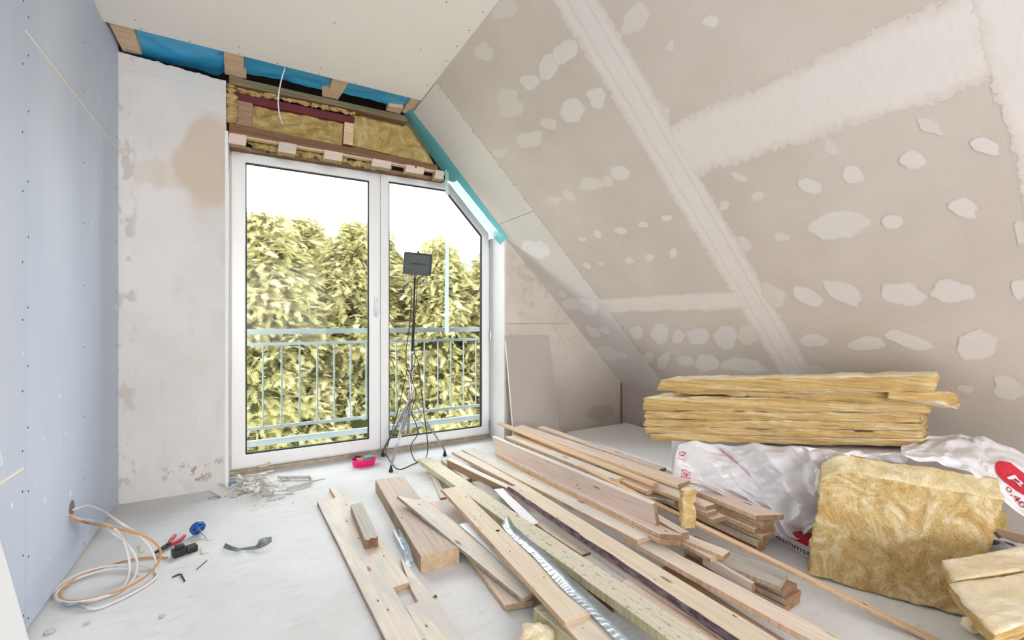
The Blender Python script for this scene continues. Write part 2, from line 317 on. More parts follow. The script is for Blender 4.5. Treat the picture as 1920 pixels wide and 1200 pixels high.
# ------------------------------------------------------------------ mesh builder
class MB:
    def __init__(s): s.v = []; s.f = []; s.mi = []
    def add(s, vs, fs, m=0):
        b = len(s.v); s.v += [tuple(p) for p in vs]
        for f in fs: s.f.append(tuple(i+b for i in f)); s.mi.append(m)
        return s
    def box(s, lo, hi, m=0):
        x0, y0, z0 = lo; x1, y1, z1 = hi
        return s.add([(x0, y0, z0), (x1, y0, z0), (x1, y1, z0), (x0, y1, z0), (x0, y0, z1), (x1, y0, z1), (x1, y1, z1), (x0, y1, z1)],
                     [(3, 2, 1, 0), (4, 5, 6, 7), (0, 1, 5, 4), (1, 2, 6, 5), (2, 3, 7, 6), (3, 0, 4, 7)], m)
    def prism(s, pts, vec, m=0, mside=None):
        n = len(pts); vec = Vector(vec); a = [Vector(p) for p in pts]; b = [p+vec for p in a]
        nrm = Vector((0, 0, 0))
        for i in range(n): nrm += (a[i]).cross(a[(i+1) % n])
        if nrm.dot(vec) > 0: f0 = tuple(range(n-1, -1, -1)); f1 = tuple(range(n, 2*n)); sd = [(i, (i+1) % n, n+(i+1) % n, n+i) for i in range(n)]
        else: f0 = tuple(range(n)); f1 = tuple(range(2*n-1, n-1, -1)); sd = [(n+i, n+(i+1) % n, (i+1) % n, i) for i in range(n)]
        base = len(s.v); s.v += [tuple(p) for p in a+b]
        for f in (f0, f1): s.f.append(tuple(i+base for i in f)); s.mi.append(m)
        for f in sd: s.f.append(tuple(i+base for i in f)); s.mi.append(m if mside is None else mside)
        return s
    def tube(s, pts, r, m=0, n=8, cap=True):
        pts = [Vector(p) for p in pts]; rs = r if isinstance(r, (list, tuple)) else [r]*len(pts)
        base = len(s.v); up = None
        for i, p in enumerate(pts):
            d = (pts[min(i+1, len(pts)-1)]-pts[max(i-1, 0)]).normalized()
            if up is None: up = Vector((0, 0, 1)) if abs(d.z) < 0.9 else Vector((1, 0, 0))
            u = d.cross(up)
            if u.length < 1e-6: u = d.orthogonal()
            u.normalize(); w = u.cross(d).normalized(); up = w
            for k in range(n):
                a = 2*math.pi*k/n; s.v.append(tuple(p+(u*math.cos(a)+w*math.sin(a))*rs[i]))
        for i in range(len(pts)-1):
            for k in range(n):
                a = base+i*n+k; b = base+i*n+(k+1) % n
                s.f.append((a, b, b+n, a+n)); s.mi.append(m)
        if cap:
            s.f.append(tuple(base+k for k in range(n-1, -1, -1))); s.mi.append(m)
            e = base+(len(pts)-1)*n; s.f.append(tuple(e+k for k in range(n))); s.mi.append(m)
        return s
    def disc(s, c, nrm, r, h, m=0, n=12, r2=None):
        nrm = Vector(nrm).normalized(); c = Vector(c)
        return s.tube([c, c+nrm*h], [r, r if r2 is None else r2], m, n)
    def ring(s, outer, inner, y0, y1, m=0):
        """frame in the xz plane between two outlines of equal length, from y0 to y1"""
        n = len(outer); b = len(s.v)
        for y in (y0, y1):
            s.v += [(x, y, z) for x, z in outer]+[(x, y, z) for x, z in inner]
        for i in range(n):
            j = (i+1) % n
            for f in ((i, j, n+j, n+i), (2*n+j, 2*n+i, 3*n+i, 3*n+j), (j, i, 2*n+i, 2*n+j), (n+i, n+j, 3*n+j, 3*n+i)):
                s.f.append(tuple(k+b for k in f)); s.mi.append(m)
        return s
    def grid(s, fn, nu, nv, m=0):
        b = len(s.v)
        for i in range(nu+1):
            for j in range(nv+1): s.v.append(tuple(fn(i/nu, j/nv)))
        for i in range(nu):
            for j in range(nv):
                a = b+i*(nv+1)+j; s.f.append((a, a+1, a+nv+2, a+nv+1)); s.mi.append(m)
        return s
    def build(s, name, mats, parent=None, origin=None, bevel=0.0, smooth=False, fix=False):
        me = bpy.data.meshes.new(name); org = Vector(origin) if origin is not None else Vector((0, 0, 0))
        me.from_pydata([tuple(Vector(p)-org) for p in s.v], [], s.f)
        for k in (mats if isinstance(mats, (list, tuple)) else [mats]): me.materials.append(MAT[k])
        me.polygons.foreach_set('material_index', s.mi)
        if smooth: me.polygons.foreach_set('use_smooth', [True]*len(s.f))
        me.update()
        if fix:
            import bmesh
            bm = bmesh.new(); bm.from_mesh(me); bmesh.ops.recalc_face_normals(bm, faces=bm.faces); bm.to_mesh(me); bm.free()
        o = bpy.data.objects.new(name, me); COL.objects.link(o)
        if parent is not None:
            o.parent = parent; o.location = org-world_loc(parent)
        else: o.location = org
        if bevel:
            bv = o.modifiers.new('bevel', 'BEVEL'); bv.width = bevel; bv.segments = 2; bv.limit_method = 'ANGLE'
        return o
def world_loc(o):
    p = Vector((0, 0, 0))
    while o is not None: p += o.location; o = o.parent
    return p
def tag(o, label, cat, group=None, kind=None):
    o['label'] = label; o['category'] = cat
    if group: o['group'] = group
    if kind: o['kind'] = kind
    return o
def structure(o, label=None, cat=None):
    o['kind'] = 'structure'
    if label: o['label'] = label
    if cat: o['category'] = cat
    return o
def empty(name, loc, label=None, cat=None, group=None):
    o = bpy.data.objects.new(name, None); COL.objects.link(o); o.location = loc; o.empty_display_size = 0.1
    if label: tag(o, label, cat, group)
    return o
def catmull(pts, n=8):
    pts = [Vector(p) for p in pts]; out = []
    for i in range(len(pts)-1):
        p0 = pts[max(i-1, 0)]; p1 = pts[i]; p2 = pts[i+1]; p3 = pts[min(i+2, len(pts)-1)]
        for k in range(n):
            t = k/n
            out.append(0.5*((2*p1)+(p2-p0)*t+(2*p0-5*p1+4*p2-p3)*t*t+(3*p1-p0-3*p2+p3)*t**3))
    return out+[pts[-1]]
def floats(o, name, vals):
    a = o.data.attributes.new(name, 'FLOAT', 'POINT'); a.data.foreach_set('value', vals)
def nz(p, s=1.0, seed=0.0): return mn.noise(Vector(p)*s+Vector((seed, seed*1.7, seed*0.3)))

# ------------------------------------------------------------------ the setting
# floor
MB().box((XL-0.1, YB-0.1, -0.15), (XK+0.1, YG+0.35, 0)).build('floor', 'floor')
structure(bpy.data.objects['floor'], 'pale dusty concrete screed floor', 'floor')
# left wall with its plasterboard panels
wl = MB().box((XL-0.16, YB, 0), (XL-0.0125, YG+0.3, 2.86)).box((XL-0.0124, 2.232, 2.1085), (XL-0.002, YG-.004, 2.1215)).box((XL-0.0124, .98, .5785), (XL-0.002, 2.221, .5915)).build('wall_left', 'boardcore')
structure(wl, 'stud wall clad in pale blue plasterboard', 'wall')
JY = 2.226
def panel(y0, y1, z0, z1, screws):
    b = MB(); g = 0.0018
    b.box((XL-0.0124, y0+g, z0+g), (XL, y1-g, z1-g))
    for (sy, sz) in screws: b.disc((XL-0.001, sy, sz), (1, 0, 0), 0.0042, 0.0018, 1, 8)
    b.build('plasterboard_panel', ['blueboard', 'screwhead'], wl)
def col(y, z0, z1, st=0.22, j=0.02): return [(y+random.uniform(-.004, .004), z0+0.06+k*st+random.uniform(-j, j)) for k in range(int((z1-z0-0.1)/st)+1)]
panel(JY, YG-0.002, 0.012, 2.1095, col(JY+0.022, 0, 2.1)+col(2.87, 0, 2.1, .3)+col(YG-0.05, 0, 2.1, .3))
panel(JY, YG-0.002, 2.1205, 2.86, col(JY+0.022, 2.12, 2.8)+col(2.87, 2.12, 2.8)+col(YG-0.05, 2.12, 2.8))
panel(0.976, JY, 0.012, 0.5795, col(JY-0.022, 0, .58)+col(1.6, 0, .58))
panel(0.976, JY, 0.5905, 2.60, col(JY-0.022, .59, 2.55)+col(1.6, .59, 2.55, .3))
panel(0.976, JY, 2.605, 2.86, [])
panel(-0.274, 0.976, 0.012, 2.0, []); panel(-0.274, 0.976, 2.005, 2.86, [])
panel(-1.524, -0.274, 0.012, 2.0, []); panel(-1.524, -0.274, 2.005, 2.86, []); panel(-2.774, -1.524, 0.012, 2.86, []); panel(YB, -2.774, 0.012, 2.86, [])
# cable outlet hole in the left wall
HO = hx(134, 958, XL)
b = MB(); b.disc((XL+0.0005, HO.y, HO.z+0.012), (1, 0, 0), 0.034, 0.0015, 0, 20); b.build('cable_hole', 'joint', wl)
# gable wall with the window opening
b = MB()
b.box((XL-0.15, YG, -0.1), (XO0, YG+0.3, 2.66))
jag = [(XO0, YG+0.0, 2.665-0.02), (XL-0.1, YG+0.0, 2.705)]
n = 26
top = [(XL+(XO0-XL)*i/n, 2.70-0.035*i/n+0.012*nz((i*0.6, 0, 1))) for i in range(n+1)]
b.prism([(XL, YG-0.004, 2.60)]+[(XO0, YG-0.004, 2.60)]+[(x, YG-0.004, z) for x, z in reversed(top)], (0, 0.10, 0))
b.prism([(XO1, YG, -0.1), (XK+0.12, YG, -0.1), (XK+0.12, YG, zs(XK)-0.06), (XK, YG, ZK+0.02), (XO1, YG, zs(XO1)+0.02)], (0, 0.3, 0), 1)
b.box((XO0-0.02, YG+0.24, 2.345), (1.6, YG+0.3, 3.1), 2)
wb = b.build('wall_back', ['plaster', 'gable', 'void'])
structure(wb, 'gable wall of old plaster around the tall window', 'wall')
# plaster beads and reveals
b = MB(); b.box((XO0-0.006, YG-0.006, 0), (XO0+0.012, YG+0.27, 2.34)); b.build('trim_1', 'reveal'); structure(bpy.data.objects['trim_1'], 'white corner bead left of the window', 'trim')
b = MB(); b.box((XO1-0.004, YG-0.006, 0), (XO1+0.012, YG+0.29, zs(XO1)+0.02)); b.build('trim_2', 'reveal'); structure(bpy.data.objects['trim_2'], 'white reveal right of the window', 'trim')
# pencil lines and board joint on the right gable
b = MB()
def pline(p, q_, w=0.0016):
    A = hy(*p, YG-0.0008); B = hy(*q_, YG-0.0008); d = (B-A).normalized(); u = Vector((-d.z, 0, d.x))*w
    b.add([A+u, B+u, B-u, A-u], [(0, 1, 2, 3)])
pline((947, 607), (1066, 607)); 
for a_, c_ in (((1036, 608), (1060, 647)), ((1042, 592), (1050, 582)), ((1052, 605), (1064, 595)), ((947, 610), (962, 632)), ((994, 525), (1002, 519)), ((1047, 634), (1049, 648)), ((1104, 668), (1114, 660)), ((972, 590), (976, 582)), ((976, 592), (982, 586)), ((1068, 640), (1076, 630)), ((1078, 632), (1084, 628))): pline(a_, c_, 0.0012)
b.build('pencil_marks', 'joint', wb)
# flat ceiling, sloped ceiling, knee wall, rear wall
XC = XK-(ZC-ZK)/SL                          # where slope and ceiling meet
YCE = 3.205
b = MB(); b.box((XL, YB, ZC), (XC+0.004, YCE, ZC+0.0125))
for k in range(8):
    for yy in (YCE-0.018, YCE-0.10, 2.6, 2.15):
        x = XL+0.14+k*0.235+random.uniform(-.02, .02)
        if yy < YCE-0.05 and k % 2: continue
        b.disc((x, yy, ZC), (0, 0, -1), 0.004, 0.0008, 1, 8)
for k in range(9): b.disc((XC-0.03, YCE-0.06-k*0.17, ZC), (0, 0, -1), 0.004, 0.0008, 1, 8)
ce = b.build('ceiling', ['ceilboard', 'screwhead']); structure(ce, 'flat ceiling board ending short of the gable wall', 'ceiling')
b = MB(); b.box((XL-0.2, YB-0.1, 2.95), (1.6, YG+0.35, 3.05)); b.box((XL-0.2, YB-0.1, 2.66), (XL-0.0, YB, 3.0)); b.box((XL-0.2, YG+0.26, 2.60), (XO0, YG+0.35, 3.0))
b.build('attic_light_cap', 'void', ce)  # dark cap added above the ceiling to keep daylight from leaking in
YS0 = 3.425                                 # the slope boards stop a little before the gable at the top
def SP(X, Y, off=0.0): return Vector((X, Y, zs(X)))-SN*off
b = MB()
b.prism([SP(XC-0.0, YB), SP(XK+0.1, YB), SP(XK+0.1, 2.895), SP(XC-0.0, 2.895)], SN*0.0125, 0)
b.prism([SP(XC+0.005, 2.899), SP(1.856, 2.899), SP(1.856, 3.49), SP(1.45, 3.45), SP(XC+0.005, YS0)], SN*0.0125, 1)
b.prism([SP(1.859, 2.899), SP(XK+0.1, 2.899), SP(XK+0.1, YG-0.001), SP(1.95, YG-0.001), SP(1.859, 3.49)], SN*0.0125, 1)
b.prism([SP(XC-0.2, YB, -0.02), SP(XK+0.3, YB, -0.02), SP(XK+0.3, YG-0.11, -0.02), SP(XC-0.2, YG-0.11, -0.02)], SN*0.12, 2)
for k in range(34):
    X = 1.1+k*0.066
    if k % 3 == 2: continue
    for yy in (2.897-0.016, 2.897+0.016):
        if (k*7+int(yy*100)) % 4 == 1: continue
        c = SP(X+random.uniform(-.015, .015), yy); b.disc(c, -SN, 0.0036, 0.0012, 3, 8)
sl = b.build('ceiling_slope', ['slopeboard', 'slopewhite', 'joint', 'screwhead']); structure(sl, 'sloped plasterboard ceiling with filled joints', 'ceiling')
# far edge above the window: roof boarding continues over the window head
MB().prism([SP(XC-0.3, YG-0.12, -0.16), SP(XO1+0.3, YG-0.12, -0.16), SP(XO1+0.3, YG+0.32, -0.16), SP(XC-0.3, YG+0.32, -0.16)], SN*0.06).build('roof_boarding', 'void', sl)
b = MB(); b.box((XK, YB, 0), (XK+0.1, YG-0.002, zs(XK)+0.0)); wr = b.build('wall_right', 'knee'); structure(wr, 'low knee wall under the slope', 'wall')
b = MB(); b.prism([(XK-0.012, YG-0.012, 0), (XK, YG-0.012, 0), (XK, YG, 0), (XK-0.012, YG, 0)], (0, 0, ZK)); b.build('corner_joint', 'joint', wr)
b = MB()
y0, y1 = YB-0.1, YB
b.box((XL-0.1, y0, 0), (-0.75, y1, ZC)); b.box((1.65, y0, 0), (XK+0.1, y1, 2.2)); b.box((XL, y0, 0), (1.7, y1, 0.45)); b.box((XL, y0, 2.45), (1.7, y1, 3.0))  # wide gap left in the unseen rear wall, added to bring in fill daylight
b.box((-0.679, y0, 0), (-0.62, y1, ZC)); b.prism([(1.6, y0, 2.1), (1.75, y0, 2.1), (1.75, y0, 2.2), (1.2, y0, 2.7), (1.2, y0, 2.5)], (0, 0.1, 0))
structure(b.build('wall_rear', 'plaster'), 'rear wall behind the camera with a wide opening added to let daylight in', 'wall')

# joint compound on the slope
def strip(name, mat, fn, nu, nv, amin=0.0):
    b = MB(); b.grid(fn, nu, nv); o = b.build(name, mat, sl)
    vals = []
    for i in range(nu+1):
        for j in range(nv+1):
            e = min(j, nv-j)/nv*2; e2 = min(i, nu-i)/max(1, nu*0.06)
            vals.append(max(0, min(1, min(e*1.6, max(e2, amin)))))
    floats(o, 'a', vals); return o
def yband(y0, y1, x0, x1, w0=0.0): 
    strip('joint_compound', 'band', lambda u, v: SP(x0+(x1-x0)*u, y0+(y1-y0)*v+0.006*nz((u*9, v*3, y0)), 0.0004), 60, 10, 0.7)
yband(1.49, 1.735, 1.085, 3.30)
strip('joint_tape', 'band', lambda u, v: SP(1.085+2.2*u, 1.555+0.11*v+0.002*nz((u*14, v, 4)), 0.0009), 60, 6, 1.0)
strip('joint_compound', 'band', lambda u, v: SP(1.735+0.235*v+0.012*nz((u*7, v*3, 8)), 1.52-1.15*u, 0.0006), 60, 14, 0.7)
strip('joint_compound', 'band', lambda u, v: SP(2.50+0.125*v+0.012*nz((u*7, v*3, 5)), 2.90-1.22*u, 0.0006), 60, 10, 0.7)
strip('joint_compound', 'band', lambda u, v: SP(1.085+1.4*u, 0.28+0.20*v+0.01*nz((u*9, v*3, 3)), 0.0008), 50, 10, 0.7)
PATCH = [  # x, y, rx, ry, tilt in the crop 900..1920 x 0..700 (scale 1.7147), strength
 (745,66,27,20,0,1),(612,150,13,20,10,0),(600,360,14,16,0,0),(500,60,40,60,30,0),(15,165,32,34,0,0),(95,335,46,52,20,0),(160,262,32,26,0,1),(220,215,33,48,10,1),(272,165,36,44,30,1),(300,355,42,40,20,1),(375,315,36,36,0,1),(222,398,30,20,0,0),(160,450,44,30,-20,0),(60,490,26,14,0,0),(80,30,40,35,0,0),
 (450,556,36,22,10,1),(410,582,24,18,0,0),(360,592,40,24,-10,0),(285,628,24,18,20,0),(240,642,24,14,10,0),(600,700,18,12,0,1),(525,722,18,10,10,1),(453,741,24,11,0,1),(378,752,14,13,30,1),(328,768,12,8,0,1),(390,848,9,7,0,1),(345,855,14,10,40,1),(480,838,15,12,30,1),(545,827,15,15,40,1),(622,813,14,16,40,1),
 (850,782,28,20,30,0),(972,762,25,17,0,0),(1152,726,94,50,0,1),(1326,712,34,24,20,1),(1558,668,54,30,15,1),(1202,562,42,28,15,1),(1392,516,46,30,0,1),(1625,470,50,32,15,1),(1060,596,46,24,20,1),(893,630,22,17,0,0),(785,660,18,14,0,0),(1445,405,50,22,25,0),(1130,475,30,20,40,0),(835,570,30,12,20,0),
 (945,950,44,34,35,0),(1048,952,54,26,30,1),(1170,942,76,32,28,1),(1358,942,76,38,8,1),(1522,938,82,38,0,1),(1738,930,26,40,0,1),(1072,1094,44,24,5,1),(1245,1105,54,28,0,1),(1378,1094,92,26,20,1),(1598,1108,74,46,-5,1),(1740,745,20,40,0,0),
 (505,1070,22,22,30,1),(580,1075,26,32,20,1),(640,1082,20,24,40,1),(705,1080,40,30,20,1),(790,1080,44,36,0,1),(860,1075,40,30,10,0),(402,1062,22,11,10,1),(365,1065,26,14,25,1),(410,1138,38,26,15,1),(455,1142,18,14,30,1),(540,1150,18,24,40,1),(592,1160,18,32,30,1),(660,1158,32,16,0,1),(728,1166,38,36,0,1),(850,1175,70,26,5,1),(345,985,40,26,30,1),(290,978,30,22,25,1),(265,945,16,12,20,0),(1700,1250,60,40,15,0),(1560,1250,30,14,0,0),(190,800,34,34,50,0),(150,790,18,24,40,0),(1075,1190,40,14,0,0),
]
for wgt, nm in ((1, 'patch'), (0, 'patch_faint'), (2, 'patch_white')):
    b = MB(); vals = []
    for k, (cx, cy, rx, ry, ti, w) in enumerate(PATCH):
        if hs(900+cx/1.7147, cy/1.7147).y > 2.88: w = 2
        if w != wgt: continue
        ca, sa = math.cos(math.radians(ti)), math.sin(math.radians(ti)); c0 = len(b.v); N = 18
        off = (0.0012 if wgt else 0.0008)+k*5e-6
        ctr = hs(900+cx/1.7147, cy/1.7147, off); b.v.append(tuple(ctr)); vals.append(1.0)
        for ringk, (rr, av) in enumerate(((0.72, 0.9), (1.0, 0.0))):
            for j in range(N):
                t = 2*math.pi*j/N; rad = rr*(1+0.42*nz((math.cos(t)*1.3, math.sin(t)*1.3, k*3.1))+0.10*math.cos(2*t+k))
                x = rx*math.cos(t)*rad; y = ry*math.sin(t)*rad
                b.v.append(tuple(hs(900+(cx+x*ca-y*sa)/1.7147, (cy+x*sa+y*ca)/1.7147, off))); vals.append(av)
        for j in range(N):
            j2 = (j+1) % N
            b.f.append((c0, c0+1+j, c0+1+j2)); b.mi.append(0)
            b.f.append((c0+1+j, c0+1+N+j, c0+1+N+j2, c0+1+j2)); b.mi.append(0)
    o = b.build('filler_patches', nm, sl); floats(o, 'a', vals)

# ------------------------------------------------------------------ window
def WZ(x, y): p = hy(x, y, YW); return (p.x, p.z)
win = empty('window_1', (0.9, YW, 0)); structure(win, 'white plastic french window with a slanted top right corner', 'window')
xl = WZ(432, 600)[0]; xr = XO1-0.004; zt = 2.322; zb = 0.012
dA = WZ(846, 348); dB = WZ(918, 440)
def penta(x0, x1, z0, z1, d):              # outline with the slanted corner, inset by d
    s = (dB[1]-dA[1])/(dB[0]-dA[0]); nrm = math.hypot(s, 1)
    zoff = -d*nrm
    f = lambda x: dA[1]+s*(x-dA[0])+zoff
    xt = dA[0]+(z1-d-zoff-dA[1])/s; xq = x1-d
    return [(x0+d, z0+d), (xq, z0+d), (xq, f(xq)), (xt, z1-d), (x0+d, z1-d)]
def rect(x0, x1, z0, z1, d): return [(x0+d, z0+d), (x1-d, z0+d), (x1-d, z1-d), (x0+d, z1-d)]
MB().ring(penta(xl-0.03, xr, zb, zt+0.02, 0.0), penta(xl-0.03, xr, zb, zt+0.02, 0.05), YW+0.012, YW+0.075).build('outer_frame', 'white', win, bevel=0.003)
xm = WZ(713, 600)[0]
s1 = MB().ring(rect(xl+0.004, xm-0.001, zb+0.03, zt, 0.0), rect(xl+0.004, xm-0.001, zb+0.03, zt, 0.088), YW-0.008, YW+0.05).build('sash', 'white', win, bevel=0.006)
MB().ring(rect(xl+0.004, xm-0.001, zb+0.03, zt, 0.086), rect(xl+0.004, xm-0.001, zb+0.03, zt, 0.097), YW+0.008, YW+0.03).build('gasket', 'gasket', s1)
MB().box((xl+0.08, YW+0.018, zb+0.1), (xm-0.08, YW+0.024, zt-0.08)).build('glass', 'glass', s1)
rs = lambda d: penta(xm+0.002, xr-0.012, zb+0.03, zt, d)
s2 = MB().ring(rs(0.0), rs(0.068), YW-0.008, YW+0.05).build('sash', 'white', win, bevel=0.006)
MB().ring(rs(0.066), rs(0.077), YW+0.008, YW+0.03).build('gasket', 'gasket', s2)
MB().prism([(x, YW+0.018, z) for x, z in rs(0.06)], (0, 0.006, 0)).build('glass', 'glass', s2)
hp = hy(704, 580, YW-0.01)
b = MB(); b.box((hp.x-0.014, YW-0.018, hp.z-0.035), (hp.x+0.014, YW-0.008, hp.z+0.10)); hd = b.build('handle_plate', 'white', s1, bevel=0.004)
b = MB(); b.tube([(hp.x, YW-0.018, hp.z+0.075), (hp.x, YW-0.05, hp.z+0.075), (hp.x, YW-0.056, hp.z+0.06), (hp.x, YW-0.056, hp.z-0.06)], [0.009, 0.009, 0.011, 0.009], 0, 10)
b.build('handle', 'white', s1, smooth=True)
for (px, py) in ((917, 455), (917, 628), (915, 795)):
    c = hy(px, py, YW-0.01); MB().tube([(c.x+0.012, YW-0.014, c.z-0.035), (c.x+0.012, YW-0.014, c.z+0.035)], 0.008, 0, 8).build('hinge', 'chrome', win)
MB().box((xl-0.03, YW-0.02, 0.0), (xr, YW+0.02, 0.03)).build('sill_seal', 'dirtystrip', win)
MB().box((xl-0.055, YW-0.03, 0.0), (xl-0.004, YW+0.0, 2.33)).build('side_seal', 'dirtystrip', win)
# steel profile lying on the threshold
# ------------------------------------------------------------------ timbers and insulation exposed over the window
def hybox(name, mats, c4, Y, depth, label, cat, group=None, bevel=0.002):
    """timber whose front face is the four-sided picture outline c4 at distance Y"""
    pts = [hy(x, y, Y) for x, y in c4]
    o = MB().prism(pts, (0, depth, 0), 0, 1 if isinstance(mats, list) and len(mats) > 1 else None).build(name, mats, origin=pts[0], bevel=bevel)
    return tag(o, label, cat, group)
C2 = lambda x, y: (400+x/3, 60+y/3)
hybox('lintel_beam', ['dark', 'brown'], [C2(88, 508), C2(1262, 748), C2(1262, 775), C2(88, 562)], YG-0.02, 0.05, 'dark brown timber beam running across above the window blocks', 'beam')
hybox('lath', ['pine_yellow', 'lath'], [C2(90, 566), C2(1290, 785), C2(1290, 792), C2(90, 577)], YG+0.005, 0.05, 'thin pale lath under the dark beam over the window', 'lath')
hybox('head_board', ['brown', 'dark'], [C2(80, 628), C2(1300, 822), C2(1300, 842), C2(84, 652)], YG+0.20, 0.06, 'rough bark edged board lying on top of the window frame', 'board')
blk = [((90, 190), 566, 578, 640, 'leftmost, at the plaster edge'), ((370, 470), 612, 630, 688, 'second from the left, above the left pane'), ((627, 730), 660, 678, 728, 'third from the left, left of the mullion'), ((897, 1005), 708, 726, 770, 'fourth from the left, just right of the mullion'), ((1087, 1190), 742, 760, 803, 'fifth from the left, above the right pane'), ((1252, 1302), 772, 786, 830, 'rightmost, by the teal membrane')]
for (xa, xb), ya, yb, yc, lab in blk:
    dlt = (xb-xa)*0.17
    o = hybox('spacer_block', ['pine_pink', 'endgrain'], [C2(xa, ya), C2(xb, yb), C2(xb-8, yc), C2(xa-8, yc-dlt)], YG-0.012, 0.07, 'pale wooden spacer block over the window, '+lab, 'block', 'spacer blocks over the window')
hybox('steel_beam', ['steelred'], [C2(118, 334), C2(800, 480), C2(790, 516), C2(118, 382)], YG+0.06, 0.08, 'oxide red steel beam above the window', 'steel beam')
hybox('timber_rail', ['olive', 'dark'], [C2(88, 246), C2(1100, 475), C2(1090, 508), C2(800, 438), C2(88, 290)], YG+0.0, 0.08, 'olive grey timber rail under the ceiling battens', 'beam')
hybox('stud', ['brown', 'dark'], [C2(124, 380), C2(222, 402), C2(216, 535), C2(122, 520)], YG+0.05, 0.10, 'short brown stud left of the insulation above the window', 'stud')
hybox('stud', ['lath', 'dark'], [C2(738, 505), C2(790, 515), C2(786, 640), C2(730, 628)], YG+0.05, 0.10, 'narrow pale stud in the middle of the insulation above the window', 'stud')
def softpanel(name, mat, c4, Y, amp, label, n=26, seed=0, depth=0.07):
    P4 = [hy(x, y, Y) for x, y in c4]
    def fn(u, v):
        a = P4[0].lerp(P4[1], u); d = P4[3].lerp(P4[2], u); p = a.lerp(d, v)
        e = min(1, 6*min(u, 1-u), 6*min(v, 1-v))
        f = nz((u*3, v*2, seed), 1)+0.6*nz((u*8, v*6, seed+3))+0.35*nz((u*19, v*15, seed+5))
        fold = abs(nz((u*4+v*2.5, v*1.2, seed+9)))
        return p+Vector((0, -amp*(f*0.7+1.4*(0.35-fold))*e, 0))
    b = MB(); b.grid(fn, n*2, n)
    b.prism([p+Vector((0, 0.03, 0)) for p in P4], (0, depth, 0))
    o = b.build(name, mat, origin=P4[3], smooth=True); return tag(o, label, 'insulation')
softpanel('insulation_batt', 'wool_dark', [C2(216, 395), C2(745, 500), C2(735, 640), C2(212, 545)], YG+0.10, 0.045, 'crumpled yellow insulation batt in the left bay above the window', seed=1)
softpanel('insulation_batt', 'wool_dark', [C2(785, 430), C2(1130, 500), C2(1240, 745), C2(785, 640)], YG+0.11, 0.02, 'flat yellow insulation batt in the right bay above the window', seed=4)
def tufts(name, mat, pts, Y, r, label, seed):
    b = MB(); 
    for k in range(len(pts)-1):
        for j in range(9):
            t = j/9+random.uniform(-.08, .08); x = pts[k][0]+(pts[k+1][0]-pts[k][0])*t; y = pts[k][1]+(pts[k+1][1]-pts[k][1])*t
            c = hy(x, y+random.uniform(-3, 3), Y+random.uniform(-.012, .012)); rr = r*random.uniform(0.4, 1.15)
            N, K = 9, 6
            vs = []
            for a in range(K+1):
                th = math.pi*a/K
                for h in range(N):
                    ph = 2*math.pi*h/N; d = Vector((math.sin(th)*math.cos(ph)*1.5, math.sin(th)*math.sin(ph), math.cos(th)))
                    vs.append(c+d*rr*(1+0.8*nz(d*2.2, 1, seed+k*3+j)+.3*nz(d*5, 1, j)))
            b.add(vs, [(a*N+h, a*N+(h+1) % N, (a+1)*N+(h+1) % N, (a+1)*N+h) for a in range(K) for h in range(N)])
    o = b.build(name, mat, origin=hy(*pts[0], Y), smooth=True); return tag(o, label, 'insulation')
tufts('insulation_strip', 'wool_edge', [C2(130, 312), C2(260, 345), C2(420, 378), C2(560, 400), C2(700, 435), C2(790, 462)], YG+0.05, 0.022, 'ragged strip of yellow wool squeezed above the red steel beam', 2)
tufts('insulation_strip', 'wool_edge', [C2(98, 300), C2(100, 380), C2(104, 440), C2(100, 500)], YG+0.03, 0.024, 'ragged strip of yellow wool beside the plaster edge, left of the brown stud', 6)
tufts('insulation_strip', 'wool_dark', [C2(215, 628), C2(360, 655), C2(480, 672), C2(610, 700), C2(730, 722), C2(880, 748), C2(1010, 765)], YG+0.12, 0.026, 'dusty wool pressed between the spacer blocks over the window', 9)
# ceiling battens, blue foil
for (x0, x1, xn0, xn1, lab) in ((604, 750, 690, 800, 'first from the left, beside the blue wall'), (1263, 1378, 1260, 1370, 'second from the left'), (0, 0, 0, 0, 'third from the left, right of the white cable'), (1, 0, 0, 0, 'rightmost, at the slope')):
    if lab.startswith('first'): q4 = [(202, 41), (251, 53), (266, 103), (231, 97)]
    elif lab.startswith('second'): q4 = [C2(60, 104), C2(172, 132), C2(170, 262), C2(64, 238)]
    elif lab.startswith('third'): q4 = [C2(672, 258), C2(768, 288), C2(700, 384), C2(640, 362)]
    else: q4 = [C2(1118, 365), C2(1198, 385), C2(1130, 472), C2(1062, 452)]
    pts = [hz(x, y, ZC+0.0127) for x, y in q4]
    pts[0].y = min(pts[0].y, YCE-0.05); pts[1].y = min(pts[1].y, YCE-0.05)
    o = MB().prism(pts, (0, 0, 0.024)).build('ceiling_batten', ['lath'], origin=pts[0], bevel=0.002)
    tag(o, 'pale ceiling batten crossing the open gap, '+lab, 'batten', 'battens in the ceiling gap')
for q4, lab in (([C2(88, 236), C2(186, 226), C2(186, 264), C2(92, 250)], 'behind the second batten'), ([C2(612, 332), C2(655, 325), C2(700, 380), C2(612, 362)], 'behind the third batten'), ([C2(985, 415), C2(1068, 430), C2(1050, 460), C2(972, 442)], 'left of the rightmost batten')):
    pts = [hz(x, y, ZC+0.012) for x, y in q4]
    o = MB().prism(pts, (0, 0, 0.06)).build('wood_offcut', ['lath'], origin=pts[0]); tag(o, 'short pale wood offcut up in the ceiling gap, '+lab, 'offcut')
